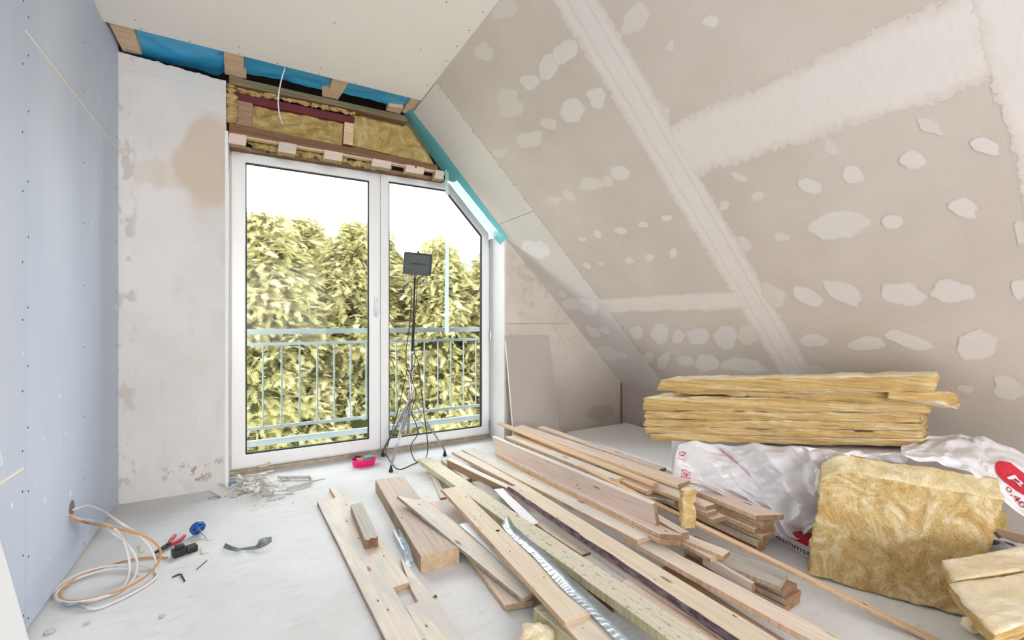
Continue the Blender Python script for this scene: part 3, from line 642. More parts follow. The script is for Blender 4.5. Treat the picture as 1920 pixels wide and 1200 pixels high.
def foil(u, v):
    x = XL+0.005+(XC+0.01-XL)*u; y = 3.0+(0.50+0.15*max(0, min(1, (-.10-x)/.08)))*v
    t = 0.5+0.5*math.sin(u*math.pi*2*1.5+0.6)
    return Vector((x, y-0.03*t*v+0.02*nz((u*12, v*2, 0)), ZC+0.045+0.012*nz((u*9, v*4, 2))+0.01*nz((u*25, v*9, 5))-0.006*math.sin(v*3)))
b = MB().grid(foil, 90, 20); o = b.build('vapour_foil', 'bluefoil', origin=(XL, 3.0, ZC+0.04), smooth=True); tag(o, 'bright blue vapour barrier foil above the ceiling battens', 'foil')
def foil2(u, v):
    x = XL+0.25+(XC-0.25-XL)*u
    return Vector((x, 3.40+0.17*v+0.015*nz((u*14, v*2, 7)), ZC+0.075+0.012*nz((u*11, v*4, 8))+0.03*v))
o = MB().grid(foil2, 70, 10).build('foil_flap', 'bluefoil', origin=(XL+0.25, 3.4, ZC+0.075), smooth=True); tag(o, 'darker blue foil flap deep in the ceiling gap near the gable', 'foil')
# white electric cable hanging from the ceiling gap, thin black cable along the foil
cp = [(400+x/3, 60+y/3) for x, y in ((404, 198), (388, 250), (370, 330), (365, 400), (370, 450), (380, 490), (391, 517))]
o = MB().tube(catmull([hz(533, 123, ZC+0.03)]+[hy(x, y, YCE+0.04+0.02*k) for k, (x, y) in enumerate(cp)], 6), 0.0042, 0, 8).build('hanging_cable', 'cablewhite', origin=hy(*cp[0], YCE+0.04), smooth=True)
tag(o, 'short white cable hanging down from the ceiling gap above the window', 'cable')
# teal membrane along the slope edge
NN = 40
ea = [(755, 211), (775, 243), (800, 281), (833, 327), (880, 390), (918, 437), (938, 459)]
eb = [(776, 222), (800, 257), (832, 301), (860, 337), (900, 388), (935, 431), (948, 446)]
def poly(ps, u):
    k = min(int(u*(len(ps)-1)), len(ps)-2); t = u*(len(ps)-1)-k
    return (ps[k][0]+(ps[k+1][0]-ps[k][0])*t, ps[k][1]+(ps[k+1][1]-ps[k][1])*t)
def memb(u, v):
    A = hy(*poly(ea, u), 3.56); X = XC-.03+(1.955-XC+.03)*u
    B = SP(X, 3.405+.075*max(0, (X-1.3)/.65)-.012, -.002)
    p = A.lerp(B, v); return p+Vector((-0.02, 0, -0.02))*math.sin(v*math.pi)*(0.5+0.5*nz((u*6, 0, 3)))
o = MB().grid(memb, 50, 8).build('membrane_strip', 'teal', origin=hy(938, 459, 3.56), smooth=True); tag(o, 'teal membrane strip along the edge of the slope above the window', 'membrane')
A = hy(838, 318, 3.50); B = hy(838, 623, 3.50)
def tape(u, v):
    p = A.lerp(B, u); return p+Vector((0.016*(v-0.5)*2, 0.004*math.sin(u*9)+0.006*(v-.5)*math.sin(u*5), 0))
o = MB().grid(tape, 30, 2).build('hanging_tape', 'tealtape', origin=B, smooth=True); tag(o, 'narrow pale teal tape hanging straight down before the right pane', 'tape')

# ------------------------------------------------------------------ outside: railing, garden, conifers
rl = empty('balcony_railing', (0.9, 4.02, 0.0), 'galvanised balcony railing with upright bars outside the window', 'railing')
YR = 4.02
for nm, pl, pr_, hh in (('top_rail', (467, 623), (893, 617), 0.02), ('upper_bar', (467, 645), (893, 637), 0.011), ('lower_bar', (467, 803), (893, 762), 0.012), ('bottom_rail', (467, 829), (893, 785), 0.022)):
    z = (hy(*pl, YR).z+hy(*pr_, YR).z)/2
    MB().box((-0.45, YR-hh*0.7, z-hh), (2.4, YR+hh*0.7, z+hh)).build(nm, 'railing', rl)
zu = hy(467, 645, YR).z; zl = hy(467, 803, YR).z
x0 = hy(493, 700, YR).x; dxr = hy(561, 700, YR).x-hy(527, 700, YR).x
for k in range(-3, 18):
    x = x0+k*dxr
    if -0.4 < x < 2.35: MB().tube([(x, YR, zl), (x, YR, zu)], 0.0065, 0, 8).build('baluster', 'railing', rl)
for x in (-0.45, 2.4): MB().box((x-0.02, 3.82, 0.0), (x+0.02, YR+0.02, zu+0.05)).build('bracket_post', 'railing', rl)
g = MB().box((-14, 3.95, -3.2), (22, 24, -3.05)).build('trim_9', 'lawn'); g.name = 'garden_ground'; structure(g, 'garden ground far below the window', 'ground')

def conifer_mesh(seed, H, R):
    rng = np.random.default_rng(seed)
    # one flat frond: a rib with side lobes, pointing +x, drooping
    tv = []; tf = []
    def leaf(bx, by, ang, L, w):
        d = np.array([math.cos(ang), math.sin(ang)]); pz = np.array([-d[1], d[0]]); o = np.array([bx, by]); k = len(tv)
        for q_ in (o, o+d*L*0.45+pz*w, o+d*L, o+d*L*0.45-pz*w): tv.append((q_[0], q_[1], -0.35*(q_[0]**2)*0.9))
        tf.append((k, k+1, k+2, k+3))
    leaf(0, 0, 0, 1.0, 0.035)
    for i, x in enumerate((0.08, 0.20, 0.32, 0.45, 0.57, 0.70, 0.82)):
        L = 0.40-0.04*i
        leaf(x, 0, 0.72, L, 0.026); leaf(x, 0, -0.72, L, 0.026)
    tv = np.array(tv); tf = np.array(tf)
    nc = 620; V = []; Fc = []; T = []
    cnt = 0
    for c in range(nc):
        h = rng.uniform(0.03, 1.0)**0.85; ang = rng.uniform(0, 2*math.pi)
        prof = (1-h)**0.72*(0.55+0.45*min(1, h*5))
        bul = 1+0.16*math.sin(ang*3+h*14+seed)+0.10*math.sin(ang*5-h*21)
        rad = R*prof*bul*rng.uniform(0.86, 1.06)+0.05
        cx, cy, cz = rad*math.cos(ang), rad*math.sin(ang), h*H
        hue = rng.uniform(0, 1)
        for k in range(26):
            a2 = ang+rng.normal(0, 0.6); el = rng.normal(0.0, 0.38)
            px = cx+rng.normal(0, 0.10); py = cy+rng.normal(0, 0.10); pz = cz+rng.normal(0, 0.07)
            d = np.array([math.cos(a2)*math.cos(el), math.sin(a2)*math.cos(el), math.sin(el)])
            sd = np.cross([0, 0, 1.0], d); sd /= np.linalg.norm(sd)+1e-9
            ro = rng.normal(0, 0.45); nn = np.cross(d, sd); sd = sd*math.cos(ro)+nn*math.sin(ro); nn = np.cross(d, sd)
            s = rng.uniform(0.11, 0.24)*(0.7 if h > 0.9 else 1)
            w = np.array([px, py, pz])+s*(tv[:, :1]*d+tv[:, 1:2]*sd+tv[:, 2:3]*nn)
            V.append(w); Fc.append(tf+cnt*len(tv)); cnt += 1
            b_ = rng.uniform(0, 1)*0.6+hue*0.4
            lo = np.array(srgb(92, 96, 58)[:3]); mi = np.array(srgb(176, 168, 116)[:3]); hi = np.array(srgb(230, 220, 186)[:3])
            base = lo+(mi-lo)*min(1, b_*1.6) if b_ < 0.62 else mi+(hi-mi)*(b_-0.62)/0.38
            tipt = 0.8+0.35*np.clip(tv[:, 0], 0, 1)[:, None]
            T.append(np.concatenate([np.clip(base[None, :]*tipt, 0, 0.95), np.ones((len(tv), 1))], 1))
    V = np.concatenate(V); Fc = np.concatenate(Fc); T = np.concatenate(T)
    me = bpy.data.meshes.new('foliage'); me.vertices.add(len(V)); me.vertices.foreach_set('co', V.astype(np.float32).ravel())
    me.loops.add(len(Fc)*4); me.loops.foreach_set('vertex_index', Fc.astype(np.int32).ravel())
    me.polygons.add(len(Fc)); me.polygons.foreach_set('loop_start', np.arange(0, len(Fc)*4, 4, dtype=np.int32)); me.polygons.foreach_set('loop_total', np.full(len(Fc), 4, dtype=np.int32))
    at = me.color_attributes.new('tint', 'FLOAT_COLOR', 'POINT'); at.data.foreach_set('color', T.astype(np.float32).ravel())
    me.materials.append(MAT['foliage']); me.update(); me.validate()
    # inner mass of old twigs and needles
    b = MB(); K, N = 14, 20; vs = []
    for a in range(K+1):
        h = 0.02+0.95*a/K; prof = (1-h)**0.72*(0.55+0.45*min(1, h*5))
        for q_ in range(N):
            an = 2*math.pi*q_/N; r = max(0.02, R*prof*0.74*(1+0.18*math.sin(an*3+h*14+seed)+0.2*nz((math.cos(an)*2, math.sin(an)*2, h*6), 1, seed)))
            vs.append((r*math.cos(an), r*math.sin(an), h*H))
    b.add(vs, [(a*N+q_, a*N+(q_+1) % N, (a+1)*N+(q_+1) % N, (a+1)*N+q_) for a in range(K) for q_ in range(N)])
    return me, b
def conifer(x, y, z, H, R, src, label, rot):
    t = empty('conifer_tree', (x, y, z-1.15), label, 'tree', 'conifers beyond the railing')
    me, inner = src
    f = bpy.data.objects.new('foliage', me); COL.objects.link(f); f.parent = t; f.location = (0, 0, 1.3); f.rotation_euler = (0, 0, rot); f.scale = (R, R, H)
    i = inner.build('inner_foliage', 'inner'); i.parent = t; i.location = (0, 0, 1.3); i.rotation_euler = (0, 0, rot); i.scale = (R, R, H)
    b = MB(); rr = random.Random(int(x*100))
    b.tube([(0, 0, 0), (0.03, 0.02, 1.2), (0, 0, 2.6), (0.02, 0, 3.4)], [0.17, 0.14, 0.11, 0.07], 0, 12); tr = b.build('trunk', 'trunk', t)
    tr.location = (0, 0, 0)
    for k in range(9):
        b = MB(); a = rr.uniform(0, 6.28); z0 = rr.uniform(0.5, 1.9); L = rr.uniform(0.5, 0.95)*R
        b.tube([(0.1*math.cos(a), 0.1*math.sin(a), z0), (L*0.5*math.cos(a+.2), L*0.5*math.sin(a+.2), z0+rr.uniform(-.1, .25)), (L*math.cos(a), L*math.sin(a), z0+rr.uniform(-.2, .3))], [0.014, 0.009, 0.004], 0, 5)
        br = b.build('dead_branch', 'twig', t); br.location = (0, 0, 0)
    return t
def cm(seed, H, R):
    me, b = conifer_mesh(seed, H, R); return me, b
SRC = [cm(3, 3.95, 1.12), cm(11, 4.05, 1.15), cm(23, 3.95, 1.1)]
TREES = [(-1.15, 7.6, -1.62, 1.0, 1.0, 0, 'pale leafy conifer at the far left edge of the left pane', 0.3),
         (0.15, 7.1, -1.68, 1.0, 1.0, 1, 'broad conifer behind the middle of the left pane, its top left of the highest one', 1.4),
         (1.45, 7.5, -1.5, 1.0, 1.0, 2, 'tallest conifer behind the right half of the left pane', 2.2),
         (2.75, 7.3, -1.72, 1.0, 0.95, 0, 'conifer directly behind the floodlight in the right pane', 4.0),
         (3.95, 7.0, -1.6, 1.0, 1.0, 1, 'conifer at the right of the right pane, behind the hanging tape', 5.1),
         (5.2, 7.6, -1.7, 1.0, 1.0, 2, 'conifer at the far right edge of the right pane', 0.9),
         (-0.45, 8.9, -1.25, 1.0, 1.1, 2, 'conifer in the second row, showing between the left edge and the broad one', 3.3),
         (0.85, 9.0, -1.2, 1.0, 1.1, 0, 'conifer in the second row, showing between the broad and the tallest one', 5.7),
         (2.1, 9.0, -1.3, 1.0, 1.1, 1, 'conifer in the second row behind the window mullion', 2.9),
         (3.4, 8.9, -1.35, 1.0, 1.1, 2, 'conifer in the second row between the floodlight and the hanging tape', 1.1),
         (4.8, 9.0, -1.25, 1.0, 1.1, 0, 'conifer in the second row at the right side of the right pane', 4.4)]
for (x, y, z, hs_, rs_, k, lab, rot) in TREES: conifer(x, y, z, hs_, rs_, SRC[k], lab, rot)

# ------------------------------------------------------------------ timber on the floor
def frame(A, B, roll=0.0):
    A = Vector(A); B = Vector(B); d = (B-A); L = d.length; d.normalize()
    y = Vector((0, 0, 1)).cross(d).normalized(); z = d.cross(y)
    if roll:
        y, z = y*math.cos(roll)+z*math.sin(roll), z*math.cos(roll)-y*math.sin(roll)
    return A, d, y, z, L
def place(o, A, d, y, z):
    m = Matrix(((d.x, y.x, z.x, A.x), (d.y, y.y, z.y, A.y), (d.z, y.z, z.z, A.z), (0, 0, 0, 1)))
    o.matrix_world = m; return o
def board(A, B, w, t, label, top='pine', side='saw', end='endgrain', roll=0.0, name='timber_board', cat='board', cutA=0.0, cutB=0.0, group=None, wane=None, nseg=10, rough=0.0012, sd=None):
    """board whose top edge on the viewer's side runs from A to B; w to the far side, t down. cutA/cutB skew the ends."""
    A, d, y, z, L = frame(A, B, roll); sd = sd if sd is not None else (A.x*31+A.y*17) % 97
    c = min(0.002, t*0.15); b = MB(); prof0 = [(0, -t+c), (0, -c), (c, 0), (w-c, 0), (w, -c), (w, -t+c), (w-c, -t), (c, -t)]
    n = len(prof0)
    for i in range(nseg+1):
        x = L*i/nseg
        for (py, pz) in prof0:
            xx = x+(cutA*(py/w) if i == 0 else 0)+(cutB*(py/w) if i == nseg else 0)
            jy = rough*nz((x*7, py*9, pz*9+sd), 1); jz = rough*nz((x*5, py*9+5, sd), 1)
            b.v.append((xx, py+jy, pz+jz-0.0015*math.sin(math.pi*i/nseg)))
    for i in range(nseg):
        for k in range(n):
            k2 = (k+1) % n; a = i*n
            b.f.append((a+k, a+n+k, a+n+k2, a+k2)); b.mi.append(0 if k in (1, 2, 3, 6) else 1)
    b.f.append(tuple(range(n))); b.mi.append(2); e = nseg*n; b.f.append(tuple(range(e+n-1, e-1, -1))); b.mi.append(2)
    mats = [top, side, end]
    if wane:                                   # bark left on the viewer's edge
        mats.append(wane)
        for i in range(nseg):
            for k in (0, 1): pass
        for fi in range(len(b.f)):
            if fi < nseg*n and fi % n in (1,): b.mi[fi] = 3
    o = b.build(name, mats, fix=True); place(o, A, d, y, z)
    return tag(o, label, cat, group)
def bp(px, py, z): return hz(px, py, z)
T_ = lambda ox, oy: (lambda x, y: (ox+x/7.5, oy+y/7.5))
T1 = T_(780, 840); T2 = T_(900, 780); T3 = T_(1080, 820); T4 = T_(960, 920); T5 = T_(1120, 960); T6 = T_(960, 1040); T7 = T_(1140, 1040); T8 = T_(1280, 900); U1 = T_(1360, 1020); U2 = T_(590, 900); U3 = T_(640, 1040)
def bd(a, b, za, zb, w, t, label, **k): return board(bp(*a, za), bp(*b, zb), w, t, label, **k)

# left group, flat on the floor
bd((594.7, 940), (735, 1222), .024, .024, .113, .0235, 'longest plank at the far left of the timber, flat on the concrete', top='pine_pale', side='saw_grey', nseg=16)
bd((617.5, 913.3), (734.7, 1102), .026, .026, .078, .0255, 'plank tight against the right side of the long left plank, ending in a square cut', top='pine_pale', side='saw', cutA=0.02)
pts = [bp(*p, .022) for p in ((751, 1047), (758, 1052), (812, 1120), (862, 1186), (892, 1226), (812, 1226), (760, 1136.7), (784, 1128), (772, 1107))]
A_ = pts[0]; d_ = (pts[4]-pts[0]).normalized(); y_ = Vector((0, 0, 1)).cross(d_).normalized(); z_ = Vector((0, 0, 1))
loc = [((p-A_).dot(d_), (p-A_).dot(y_), 0) for p in pts]
o = MB().prism(loc, (0, 0, -0.0215), 0, 1).build('timber_board', ['pine_pale', 'saw'], bevel=0.0015); place(o, A_, d_, y_, z_)
tag(o, 'notched plank at the bottom edge, with a splintered narrow tongue reaching up', 'board')
# splintered block lying across the two planks
A_, d_, y_, z_, L_ = frame(bp(657.3, 946, .078), bp(684, 1012, .072)); b = MB(); w, t = .062, .046; K = 8
rn = random.Random(5); jag = [0, .012, -.006, .008, -.01, .004, .014, 0.0]
for i in range(K+1):
    for j in range(5):
        x = L_*i/K+(jag[j] if i == K else 0); b.v.append((x, w*j/4, 0.0015*nz((i, j, 2)))) 
    for j in range(5): b.v.append((L_*i/K+(jag[j+2]*0.4 if i == K else 0), w*j/4, -t))
n = 10
for i in range(K):
    a = i*n
    for j in range(4): b.f.append((a+j, a+n+j, a+n+j+1, a+j+1)); b.mi.append(0); b.f.append((a+5+j, a+6+j, a+n+6+j, a+n+5+j)); b.mi.append(0)
    b.f.append((a, a+5, a+n+5, a+n)); b.mi.append(1); b.f.append((a+4, a+n+4, a+n+9, a+9)); b.mi.append(1)
for a, fl in ((0, 1), (K*n, 0)):
    for j in range(4):
        f = (a+j, a+j+1, a+6+j, a+5+j); b.f.append(f if fl else f[::-1]); b.mi.append(2 if not fl else 1)
o = b.build('wood_block', ['grey', 'saw_grey', 'end_dark'], fix=True); place(o, A_, d_, y_, z_); tag(o, 'short grey wooden block with a splintered end, lying on the two left planks', 'block')
# thick old beam
bd((704, 900), (788.5, 1042.5), .077, .077, .178, .0765, 'thick old squared beam lying on the floor right of the left planks', top='oldbeam', side='saw_grey', end='endgrain', name='timber_beam', cat='beam', rough=0.003)
# U channel between the planks and the beam
E1 = bp(766, 1064, 0); E2 = bp(779.3, 1060.7, 0); dd = (bp(788.5, 1042.5, .077)-bp(704, 900, .077)).normalized()
wv = (E2-E1); wv = wv-dd*wv.dot(dd); wu = wv.normalized(); cw = wv.length; S0 = E1-dd*0.30
def ch(x, yy, z): return S0+dd*x+wu*yy+Vector((0, 0, z))
b = MB(); Lc = 0.30; th = 0.0012; hh = 0.034
b.add([ch(0, 0, .001), ch(Lc, 0, .001), ch(Lc, cw, .001), ch(0, cw, .001)], [(0, 1, 2, 3)])
for (ya, s) in ((0, 0.0), (cw, 0.0)):
    b.prism([ch(-.02, ya, 0), ch(Lc-.09, ya, 0), ch(Lc-0.05, ya, 0.002), ch(Lc-.10, ya, hh), ch(-.02, ya, hh)], wu*th)
    b.prism([ch(-.02, ya, hh), ch(Lc-.10, ya, hh), ch(Lc-.10, ya+(0.006 if ya == 0 else -.006), hh), ch(-.02, ya+(0.006 if ya == 0 else -.006), hh)], (0, 0, -th))
b.prism([ch(0, cw*.35, .001), ch(Lc, cw*.35, .001), ch(Lc, cw*.65, .001), ch(0, cw*.65, .001)], (0, 0, .003))
o = b.build('metal_channel', 'galv', origin=S0); tag(o, 'short galvanised U channel standing between the planks and the thick beam', 'metal profile')
# boards crossing the beam
bd((806, 942), (947, 1135.4), .050, .026, .112, .022, 'pinkish board with nail holes, passing under the crossing board beside the thick beam', top='pine_pink', side='saw', cutB=0.02)
bd((744.7, 929.3), (980, 1122), .128, .052, .105, .019, 'pale board crossing over the thick beam with its pointed far end in the air', top='pine_pale', side='saw_grey', cutA=0.17, rough=0.002)
def ribbon(name, mat, L, R, label, cat, t=0.0015):
    b = MB(); n = len(L)
    for p, q in zip(L, R): b.v += [tuple(p), tuple(q)]
    for p, q in zip(L, R): b.v += [tuple(p-Vector((0, 0, t))), tuple(q-Vector((0, 0, t)))]
    for i in range(n-1):
        b.f.append((2*i, 2*i+2, 2*i+3, 2*i+1)); b.f.append((2*n+2*i, 2*n+2*i+1, 2*n+2*i+3, 2*n+2*i+2))
        b.f.append((2*i, 2*n+2*i, 2*n+2*i+2, 2*i+2)); b.f.append((2*i+1, 2*i+3, 2*n+2*i+3, 2*n+2*i+1)); b.mi += [0]*4
    b.f.append((0, 1, 2*n+1, 2*n)); b.f.append((2*n-2, 4*n-2, 4*n-1, 2*n-1)); b.mi += [0]*2
    o = b.build(name, mat, origin=L[0], fix=True); return tag(o, label, cat)
ribbon('metal_strip', 'whitemetal', [bp(861, 983, .103), bp(920, 1035, .085), bp(985, 1096, .068)], [bp(878, 978.5, .103), bp(940, 1036, .085), bp(1000, 1093, .068)], 'white metal strip slipped under the step-cut board', 'metal strip')
bd((784, 860.5), (1330, 1252), .080, .165, .100, .034, 'long rough greenish batten running through the whole pile', top='green', side='saw_green', end='saw_green', name='timber_batten', cat='batten', nseg=24, rough=0.003)
# step-cut board: main length and the half-lapped near end
A_, d_, y_, z_, L_ = frame(bp(828.7, 917.3, .146), bp(1060, 1168, .128)); b = MB(); w, t = .100, .021
def seg(x0, x1, z0, z1): b.box((x0, 0.0, z0), (x1, w, z1))
seg(0, L_, -t, 0); seg(-.030, 0, -t, -t*.55); seg(L_, L_+.16, -t, -t*.5)
b.mi = [0 if i % 6 in (0, 1) else (1 if i % 6 in (2, 4) else 2) for i in range(len(b.f))]
b.disc((L_*0.47, w*.72, 0.0002), (0, 0, 1), 0.009, 0.0006, 3, 16)
for fx, fy in ((.35, .2), (.33, .6), (.8, .7), (.12, .5), (.62, .4)): b.disc((L_*fx, w*fy, 0.0002), (0, 0, 1), 0.003, 0.0006, 3, 8)
o = b.build('timber_board', ['pine_yellow', 'saw', 'endgrain', 'void'], bevel=0.0); place(o, A_, d_, y_, z_); tag(o, 'pale yellow board with step cut ends and a round hole, lying on the greenish batten', 'board')
# small pieces tucked under the far end
bd((806, 884), (826, 933), .030, .020, .035, .018, 'small pale offcut on the floor under the far end of the greenish batten', top='pine_pale', side='saw', name='wood_offcut', cat='offcut')
bd((827, 861), (873, 899), .060, .062, .034, .034, 'short pale batten end beside the far tip of the greenish batten', top='pine_pale', side='saw', end='end_dark', name='timber_batten', cat='batten')
bd((884, 904), (950, 957), .072, .086, .075, .02, 'brownish weathered board between the greenish batten and the white metal strip', top='grey', side='saw_grey')
ribbon('metal_strip', 'whitemetal', [bp(926.7, 917.3, .118), bp(960, 953, .118), bp(997, 986, .118)], [bp(942.7, 915.3, .118), bp(978, 949, .118), bp(1009, 979, .118)], 'short white metal strip pointing into the pile, in front of the bark edged board', 'metal strip')
bd((968, 957), (1093, 1040), .098, .112, .042, .02, 'dark pink narrow board lying low between greenish batten and bark edged board', top='pine_pink', side='saw', end='end_dark')
bd((1090.7, 1045), (1157, 1093), .128, .138, .055, .018, 'short grey board in front of the bark edged board', top='grey', side='saw_grey')
bd((1157.6, 1093.6), (1335, 1214), .138, .150, .062, .018, 'fresh pink board near the bottom edge beside the rough greenish batten', top='pine_pink', side='saw')
# galvanised angle with crumpled end
sp = [(951, 967, .165), (960, 994.7, .150), (993, 1021, .150), (1020, 1046.7, .152), (1053, 1077, .152), (1080, 1107, .15), (1120, 1145, .146), (1173, 1197, .142), (1205, 1228, .14)]
lf = [(941, 984, .142), (951, 998, .140), (984, 1029, .138), (1004, 1048, .138), (1040, 1089, .136), (1062, 1112, .134), (1104, 1148, .130), (1160, 1205, .128), (1190, 1234, .128)]
rg = [(954, 969, .150), (969, 990, .132), (1005, 1019, .128), (1030, 1043, .128), (1062, 1076, .128), (1092, 1100, .128), (1133, 1137, .128), (1194, 1184, .126), (1204, 1205, .124)]
Lp = catmull([bp(*p) for p in lf], 22); Sp = catmull([bp(*p) for p in sp], 22); Rp = catmull([bp(*p) for p in rg], 22); b = MB()
n = len(Sp); ZU0 = Vector((0, 0, 1))
for i in range(n):
    k = i/(n-1); cr = 0.006*max(0, 1-k*2.2)
    rib = ZU0*(.0016 if (i//2) % 2 and k > .3 else 0.0)
    for p in (Lp[i]+rib, Lp[i].lerp(Sp[i], .5)+rib, Lp[i].lerp(Sp[i], .86), Sp[i]+Vector((0, 0, .004)), Sp[i].lerp(Rp[i], .14), Sp[i].lerp(Rp[i], .55)+rib, Rp[i]+rib):
        b.v.append(tuple(p+Vector((0, 0, cr*nz((i*0.16, p.x*60, p.y*60))))))
for i in range(n-1):
    for j in range(6): b.f.append((i*7+j, i*7+7+j, i*7+8+j, i*7+j+1)); b.mi.append(0 if j < 4 else 1)
o = b.build('corner_bead', ['galv', 'galv_dark'], origin=Sp[0]); tag(o, 'long galvanised corner bead with perforated wings and a crumpled far end', 'metal profile')
so = o.modifiers.new('solid', 'SOLIDIFY'); so.thickness = 0.0008
# bark edged board
def curveboard():
    ar = [(948, 912.7), (960, 920.5), (1024, 961.5), (1082.7, 1001), (1128, 1033), (1177, 1067), (1234.7, 1105), (1302.7, 1152), (1360, 1190.7), (1450, 1251)]
    zz = lambda k: .150+.040*k
    A = bp(*ar[0], zz(0)); B = bp(*ar[-1], zz(1)); A_, d_, y_, z_, L_ = frame(A, B)
    b = MB(); N = 44; w, t = .114, .026
    for i in range(N+1):
        x = L_*i/N; wob = 0.006*nz((x*6, 0, 3))+0.003*nz((x*17, 1, 3))
        for (py, pz) in ((0.004, -t), (0.0, -t*.62), (0.010+wob, -t*.30), (0.017+wob*1.3, 0), (w, 0), (w, -t)): b.v.append((x+(.02*py/w if i == 0 else 0), py, pz+0.0008*nz((x*9, py*20, 7))))
    for i in range(N):
        for k in range(6):
            k2 = (k+1) % 6; b.f.append((i*6+k, i*6+6+k, i*6+6+k2, i*6+k2)); b.mi.append((1, 3, 3, 0, 1, 0)[k])
    b.f.append(tuple(range(6))); b.f.append(tuple(range(N*6+5, N*6-1, -1))); b.mi += [2, 2]
    o = b.build('timber_board', ['pine_yellow', 'saw', 'endgrain', 'bark'], fix=True); place(o, A_, d_, y_, z_)
    return tag(o, 'long pale board with dark bark along its front edge, across the middle of the pile', 'board')
curveboard()
# far left tips of the pile
bd((837, 860.7), (955, 917), .110, .118, .036, .085, 'board standing on edge at the far left tip of the pile, in the shade below', top='pine_pale', side='brown', roll=0.12)
bd((846.7, 846.7), (970, 911), .100, .118, .075, .022, 'light board just behind the edge-standing board at the far left tip', top='pine_pale', side='saw')
bd((866, 842.7), (1195, 1012), .098, .172, .105, .020, 'long pale board with a clean square end in the middle of the pile', top='pine_pale', side='saw', nseg=20)
bd((926.7, 846.7), (1237.3, 1001), .158, .206, .070, .020, 'narrow reddish board under the big edge-standing board, upper of two with oblique ends', top='pine_pink', side='saw', end='end_dark', cutB=0.06, nseg=16)
bd((929, 851), (1237.3, 1012), .136, .184, .068, .019, 'narrow board directly below the reddish one, lower of two with oblique ends', top='pine_pink', side='saw', end='end_dark', cutB=0.05, nseg=16)
# big board on edge: its broad pink face leans towards the viewer
At = bp(922.7, 818.7, .268); Bt = bp(1224, 945.5, .302)
Ab = bp(920, 842, .160); Bb = bp(1216, 982, .208)
d_ = (Bt-At).normalized(); A_ = At; dn = (Ab-At); dn = dn-d_*dn.dot(d_); hgt = .112; y_ = -dn.normalized(); z_ = d_.cross(y_)
L_ = (Bt-At).length; b = MB(); b.box((0, -hgt, -.022), (L_, 0, 0)); b.mi = [1 if i in (2, 4) else (2 if i in (3, 5) else 0) for i in range(6)]
o = b.build('timber_board', ['pine_pink', 'pine_pale', 'end_dark'], bevel=0.0015); place(o, A_, d_, y_, z_); tag(o, 'wide pink board propped on its edge, broad knotty face showing, atop the pile', 'board')
bd((948, 818), (1150, 900), .225, .235, .080, .022, 'bleached plank lying right behind the propped pink board', top='pine_pale', side='saw', cutA=0.03, nseg=14)
bd((960, 815), (1213, 921), .232, .226, .050, .020, 'rough brown splintered lath ending in a small square block, behind the bleached plank', top='lath', side='saw', name='timber_lath', cat='lath', rough=.004, nseg=16)
bd((962, 806), (1275, 935), .248, .236, .085, .020, 'long board with a rounded wane end just above the hanging wool scrap', top='pine', side='saw', cutB=-.03, nseg=16, rough=.002)
bd((933, 792.5), (1224.7, 907), .278, .262, .040, .018, 'thin orange lath whose far tip sticks out in front of the white reveal', top='lath', side='lath', name='timber_lath', cat='lath', nseg=16)
bd((964, 801), (1271, 908.7), .272, .268, .105, .019, 'uppermost wide board at the back, ending above the hanging wool scrap', top='pine_pink', side='lath', end='end_dark', cutA=-.03, nseg=16)
bd((1008, 800), (1236, 880), .240, .240, .060, .019, 'board at the back edge of the pile along the white foam panels', top='pine_pink', side='saw', end='end_dark')
# long lath running to the lower right
bd((1085, 873), (1762, 1206), .262, .014, .030, .014, 'very long thin lath sloping off the pile down to the floor at the lower right', top='lath', side='saw', name='timber_lath', cat='lath', nseg=24)
# small pieces below it
bd((1120, 905), (1276, 1000), .185, .196, .045, .032, 'short batten with a slanted dark end below the propped pink board', top='pine', side='saw', end='end_dark', name='timber_batten', cat='batten')
bd((1130, 948), (1356.7, 1042), .166, .152, .060, .020, 'upper of two boards ending side by side left of the grey weathered board', top='pine', side='saw', end='end_dark')
bd((1180, 963), (1333, 1047), .150, .134, .075, .019, 'lower of two boards ending side by side left of the grey weathered board', top='pine', side='saw', end='endgrain')
bd((1285, 1028), (1461, 1098), .112, .100, .125, .022, 'grey weathered wide board lying tilted on a small stack near the lower right', top='grey', side='saw_grey', end='saw_grey')
bd((1318, 1040), (1410, 1094), .124, .112, .018, .042, 'reddish profiled moulding beside the grey weathered board', top='pine_pink', side='pine_pink', end='end_dark', name='moulding', cat='moulding')
for (q_, zz, ww, lab, tp) in (((1468, 1109), .074, .10, 'topmost', 'brown'), ((1473, 1125), .050, .115, 'middle', 'brown'), ((1471, 1139), .025, .12, 'bottom', 'brown')):
    a = (q_[0]-190, q_[1]-95)
    bd(a, q_, zz, zz, ww, .0225, lab+' brown board of the low stack under the grey weathered board', top=tp, side='saw_grey', end='end_dark')
bd((1168, 1006), (1560, 1220), .150, .100, .085, .024, 'long plank along the lower right side of the pile, ending outside the picture', top='pine', side='saw', nseg=18)
bd((1225, 1070), (1490, 1250), .075, .045, .09, .024, 'brown board deep in the gap between the bark edged board and the long lower plank', top='brown', side='dark')
bd((1001, 1140), (1110, 1228), .060, .060, .100, .058, 'squared olive green timber under the step cut board at the bottom edge', top='green', side='saw_green', end='saw_green', name='timber_batten', cat='batten')
bd((1030, 1040), (1150, 1140), .085, .070, .05, .02, 'brown board end under the greenish batten near the bottom edge', top='brown', side='dark', end='end_dark')
